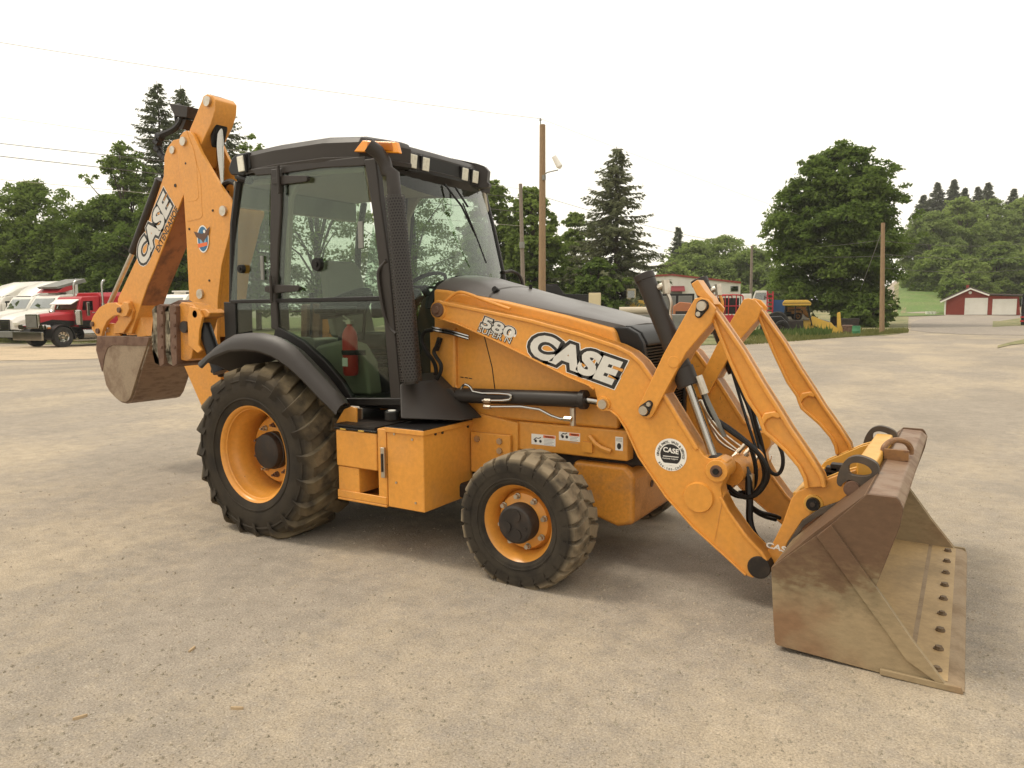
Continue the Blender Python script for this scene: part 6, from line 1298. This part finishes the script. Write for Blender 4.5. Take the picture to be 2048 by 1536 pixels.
for x in (1530, 1541): lb(MB().box((X(x), -.08, 0), (X(x+3), .08, Z(583))), 'upright', REDP, M_)
for k in range(8): lb(MB().box((X(1532), -.05, Z(590+8*k)), (X(1542), .05, Z(587.5+8*k))), 'rung', REDP, M_)
# red lift cages
for i, (px, dp, lbt) in enumerate(((1462, 37, 'red tubular lift cage with a black panel between the front link plates'), (1440, 41, 'red tubular lift cage partly behind the near front link'))):
    C_, X, Z = yobj('lift_cage', px, dp, lbt, 'lift cage', 'red lift cages'); w = 22
    fb = MB()
    for y in (-.4, .4):
        fb.tube([(X(px-w), y, Z(650)), (X(px-w), y, Z(596)), (X(px-w+3), y, Z(590)), (X(px+w-3), y, Z(590)), (X(px+w), y, Z(596)), (X(px+w), y, Z(650))], .03, 6, 1)
        for yy in (612, 632, 650): fb.tube([(X(px-w), y, Z(yy)), (X(px+w), y, Z(yy))], .022, 6)
        for xx in (-7, 8): fb.tube([(X(px+xx), y, Z(590)), (X(px+xx), y, Z(650))], .022, 6)
    for x in (-w, w):
        for yy in (594, 632, 650): fb.tube([(X(px+x), -.4, Z(yy)), (X(px+x), .4, Z(yy))], .022, 6)
    lb(fb, 'cage_frame', REDP, C_); lb(MB().box((X(px-12), .3, Z(628)), (X(px+14), .38, Z(596))), 'control_panel', BLACKP, C_, .01); lb(MB().box((X(px-w), -.42, Z(646)), (X(px+w), -.405, Z(630))), 'name_board', REDP, C_)
    lb(MB().box((X(px-w), -.4, 0), (X(px+w), .4, Z(652))), 'base', DARKM, C_, .02)
    if i == 1:
        o = letter_at('lettering', 'JLG', (X(1430), -.42, Z(644)), (X(1446)-X(1430), 0, 0), (0, 0, Z(633)-Z(644)), DEC_W, None, .03); o.parent = C_
# grey skip with beige cover, grey screened box, cream cabinet, yellow machine
S_, X, Z = yobj('grey_skip', 1325, 38, 'grey ribbed steel skip with a rolled beige cover behind the nose of the hood', 'skip')
lb(MB().box((X(1250), -.9, Z(690)), (X(1400), .9, Z(629))), 'body', GREYP, S_, .02)
for k in range(9): lb(MB().box((X(1252+18*k), -.96, Z(688)), (X(1255+18*k), -.9, Z(630))), 'rib', GREYP, S_)
lb(MB().cyl((X(1238), -.5, Z(620)), (X(1300), -.5, Z(620)), .17, n=14).box((X(1240), -.5, Z(629)), (X(1302), .8, Z(614))), 'rolled_cover', mat('beige_canvas', (.5, .43, .32), .8), S_, .02)
O_, X, Z = yobj('orange_compressor', 1365, 43, 'faded orange machine top showing over the grey skip', 'compressor'); lb(MB().prism([(X(1345), Z(640)), (X(1345), Z(612)), (X(1358), Z(604)), (X(1380), Z(606)), (X(1388), Z(618)), (X(1388), Z(640))], -.6, .6), 'body', mat('faded_orange', (.42, .15, .06), .6, var=.6, vcol=(.3, .14, .08), vscale=4), O_, .05); lb(MB().box((X(1350), -.62, Z(636)), (X(1384), -.6, Z(622))), 'side_vent', DARKM, O_); lb(MB().box((X(1350), -.5, 0), (X(1384), .5, Z(640))), 'chassis', DARKM, O_)
N_, X, Z = yobj('screened_cab', 1352, 48, 'grey framed cab box with screened windows in front of the white building', 'cab')
lb(MB().box((X(1320), -.7, Z(640)), (X(1386), .7, Z(588))), 'body', BLACKP, N_, .02)
for k, (a, b) in enumerate(((1324, 1350), (1355, 1382))):
    w_ = lb(MB().box((X(a), -.74, Z(630)), (X(b), -.70, Z(592))), 'window_frame', GREYP, N_); g_ = MB().box((X(a+2), -.75, Z(628)), (X(b-2), -.742, Z(594))).build('pane', mat('screen_grey', (.16, .155, .14), .6), None); g_.parent = w_
lb(MB().box((X(1322), -.6, 0), (X(1384), .6, Z(640))), 'base', DARKM, N_)
Cc, X, Z = yobj('cream_cabinet', 1189, 40, 'pale cream upright cabinet behind the middle of the hood', 'cabinet'); lb(MB().box((X(1177), -.3, 0), (X(1201), .3, Z(586))), 'body', mat('cream_paint', (.62, .52, .33), .6), Cc, .02); lb(MB().box((X(1179), -.32, Z(640)), (X(1199), -.3, Z(589))), 'door', mat('cream_paint', (.62, .52, .33), .6), Cc, .01)
Ym, X, Z = yobj('yellow_forklift', 1268, 52, 'pale yellow machine top between the ragged conifer and the steel skip', 'forklift'); lb(MB().prism([(X(1248), Z(640)), (X(1248), Z(604)), (X(1262), Z(598)), (X(1290), Z(602)), (X(1290), Z(640))], -.7, .7), 'body', YELP, Ym, .05); lb(MB().box((X(1252), -.6, Z(602)), (X(1270), .6, Z(578))), 'cab', mat('pale_yellow', (.6, .5, .3), .5), Ym, .05); lb(MB().box((X(1254), -.61, Z(596)), (X(1268), -.6, Z(582))), 'window', GLASS_D, Ym); lb(MB().box((X(1250), -.6, 0), (X(1288), .6, Z(640))), 'chassis', DARKM, Ym)
Dk, X, Z = yobj('black_dump_truck', 1135, 46, 'black dump truck body just over the hood beside the tall pole', 'truck'); lb(MB().prism([(X(1090), Z(640)), (X(1090), Z(570)), (X(1118), Z(573)), (X(1128), Z(588)), (X(1178), Z(590)), (X(1178), Z(640))], -1, 1), 'body', BLACKP, Dk, .03)
for k in range(4): lb(MB().box((X(1132+12*k), -1.05, Z(640)), (X(1134+12*k), -1, Z(592))), 'rib', BLACKP, Dk)
lb(MB().box((X(1092), -.8, Z(571)), (X(1116), .8, Z(568.5))), 'headboard', DARKM, Dk)
for s in (-1, 1): wheel_local(Dk, X(1100), s*.9, .5, .3, s); wheel_local(Dk, X(1160), s*.9, .5, .3, s)
for px, lbt in ((1489, 'pale storage panel at the right end of the lift cages'),):
    E_, X, Z = yobj('storage_container', px, 55, lbt, 'container'); lb(MB().box((X(1480), -.8, 0), (X(1500), .8, Z(588))), 'body', WHITE, E_, .02)
    for k in range(4): lb(MB().box((X(1482+4.5*k), -.84, .2), (X(1483.5+4.5*k), -.8, Z(590))), 'corrugation', WHITE, E_)
V_, X, Z = yobj('white_van', 1518, 58, 'white vehicle top between the storage container and the red lift mast', 'van'); lb(MB().prism([(X(1502), Z(625)), (X(1502), Z(598)), (X(1508), Z(582)), (X(1530), Z(582)), (X(1534), Z(598)), (X(1534), Z(625))], -.8, .8), 'body', WHITE, V_, .05); lb(MB().prism([(X(1505), Z(600)), (X(1509), Z(586)), (X(1529), Z(586)), (X(1531), Z(600))], -.81, -.8), 'window', GLASS_D, V_)
for s in (-1, 1): wheel_local(V_, X(1506), s*.7, .33, .22, s); wheel_local(V_, X(1530), s*.7, .33, .22, s)
gb_ = gp(1712, 671); o = MB().lathe([(0, 0), (.20, 0), (.21, .05), (.205, .22), (.215, .24), (.205, .26), (.205, .46), (.21, .5), (0, .5)], tuple(gb_), 20, 'Z').build('green_drum', mat('green_paint', (.05, .20, .09), .45)); tag(o, 'small green drum standing in the grass right of the yellow backhoe', 'drum')
T_, X, Z = yobj('grey_trailer', 1700, 44, 'low grey trailer bed behind the yellow backhoe bucket', 'trailer'); lb(MB().box((X(1676), -.6, Z(655)), (X(1716), .6, Z(637))).box((X(1680), -.62, Z(653)), (X(1712), -.6, Z(640))), 'bed', DARKM, T_, .02)
for s in (-1, 1): wheel_local(T_, X(1705), s*.6, .22, .16, s, DARKM)
Bv, X, Z = yobj('black_truck', 2052, 55, 'tall black truck rear cut off by the right frame edge', 'truck'); lb(MB().box((X(2038), -1, Z(652)), (X(2110), 1, Z(588))), 'body', BLACKP, Bv, .05); lb(MB().box((X(2037), -.9, Z(625)), (X(2038), .9, Z(595))), 'rear_window', GLASS_D, Bv)
for y in (632, 640): lb(MB().box((X(2036.5), -1.02, Z(y+3)), (X(2044), -1, Z(y))), 'tail_lamp', REDP, Bv)
for s in (-1, 1): wheel_local(Bv, X(2060), s*.9, .45, .3, s); wheel_local(Bv, X(2095), s*.9, .45, .3, s)
# ---- loose stones and wood chips on the lot
def stones(n, name, m):
    V = []; F = []; rs = random.Random(5)
    for _ in range(n):
        px, py = rs.uniform(-60, 2110), 700+850*rs.random()**.8; p = gp(px, py) if py > 705 else None
        if p is None: continue
        s = .0025+.0085*rs.random()**3; k = len(V); a0 = rs.uniform(0, 6)
        for j in range(5): a = a0+j*1.257; V.append((p.x+s*1.2*math.cos(a)*rs.uniform(.7, 1.3), p.y+s*1.2*math.sin(a)*rs.uniform(.7, 1.3), p.z-.001))
        V.append((p.x+s*.2, p.y, p.z+s*rs.uniform(.5, 1.1)))
        F += [(k+j, k+(j+1) % 5, k+5) for j in range(5)]
    o = MB().add(V, F).build(name, m, ang=0, recalc=False); o['kind'] = 'stuff'
stones(8000, 'gravel', mat('loose_gravel', (.36, .30, .225), .9, var=1, vcol=(.22, .18, .135), vscale=40)); stones(4500, 'gravel', mat('loose_pale_gravel', (.52, .45, .34), .9))
for px, py, a, lbt in ((474, 1418, .5, 'larger splinter of wood lying on the bare lot at the lower left'), (160, 1436, 1.2, 'small wood chip on the lot near the lower left corner'), (384, 1300, 2.0, 'tiny wood chip on the lot below the rear tyre')):
    p = gp(px, py); T0 = Matrix.Translation(p+Vector((0, 0, .004))) @ Matrix.Rotation(a, 4, 'Z'); o = MB().loft([[tuple(T0 @ Vector((x, y*w, z))) for y, z in ((-.008, -.004), (.008, -.004), (.006, .005), (-.006, .006))] for x, w in ((-.026, .5), (-.008, 1), (.015, .9), (.027, .3))]).build('wood_chip', mat('split_wood', (.40, .29, .17), .9)); tag(o, lbt, 'wood chip', 'wood chips on the lot')

# ---- the humid air: one closed box round the whole place, the sky outside it
hm = bpy.data.materials.new('humid_air'); hm.use_nodes = True; hn = hm.node_tree; hn.nodes.clear(); ho2 = hn.nodes.new('ShaderNodeOutputMaterial'); pv = hn.nodes.new('ShaderNodeVolumePrincipled')
pv.inputs['Density'].default_value = .0004; pv.inputs['Color'].default_value = (.97, .96, .93, 1); hn.links.new(pv.outputs[0], ho2.inputs['Volume'])
tag(MB().box((-760, -760, -3), (760, 760, 48)).build('haze', hm, ang=0), None, None, None, 'stuff')
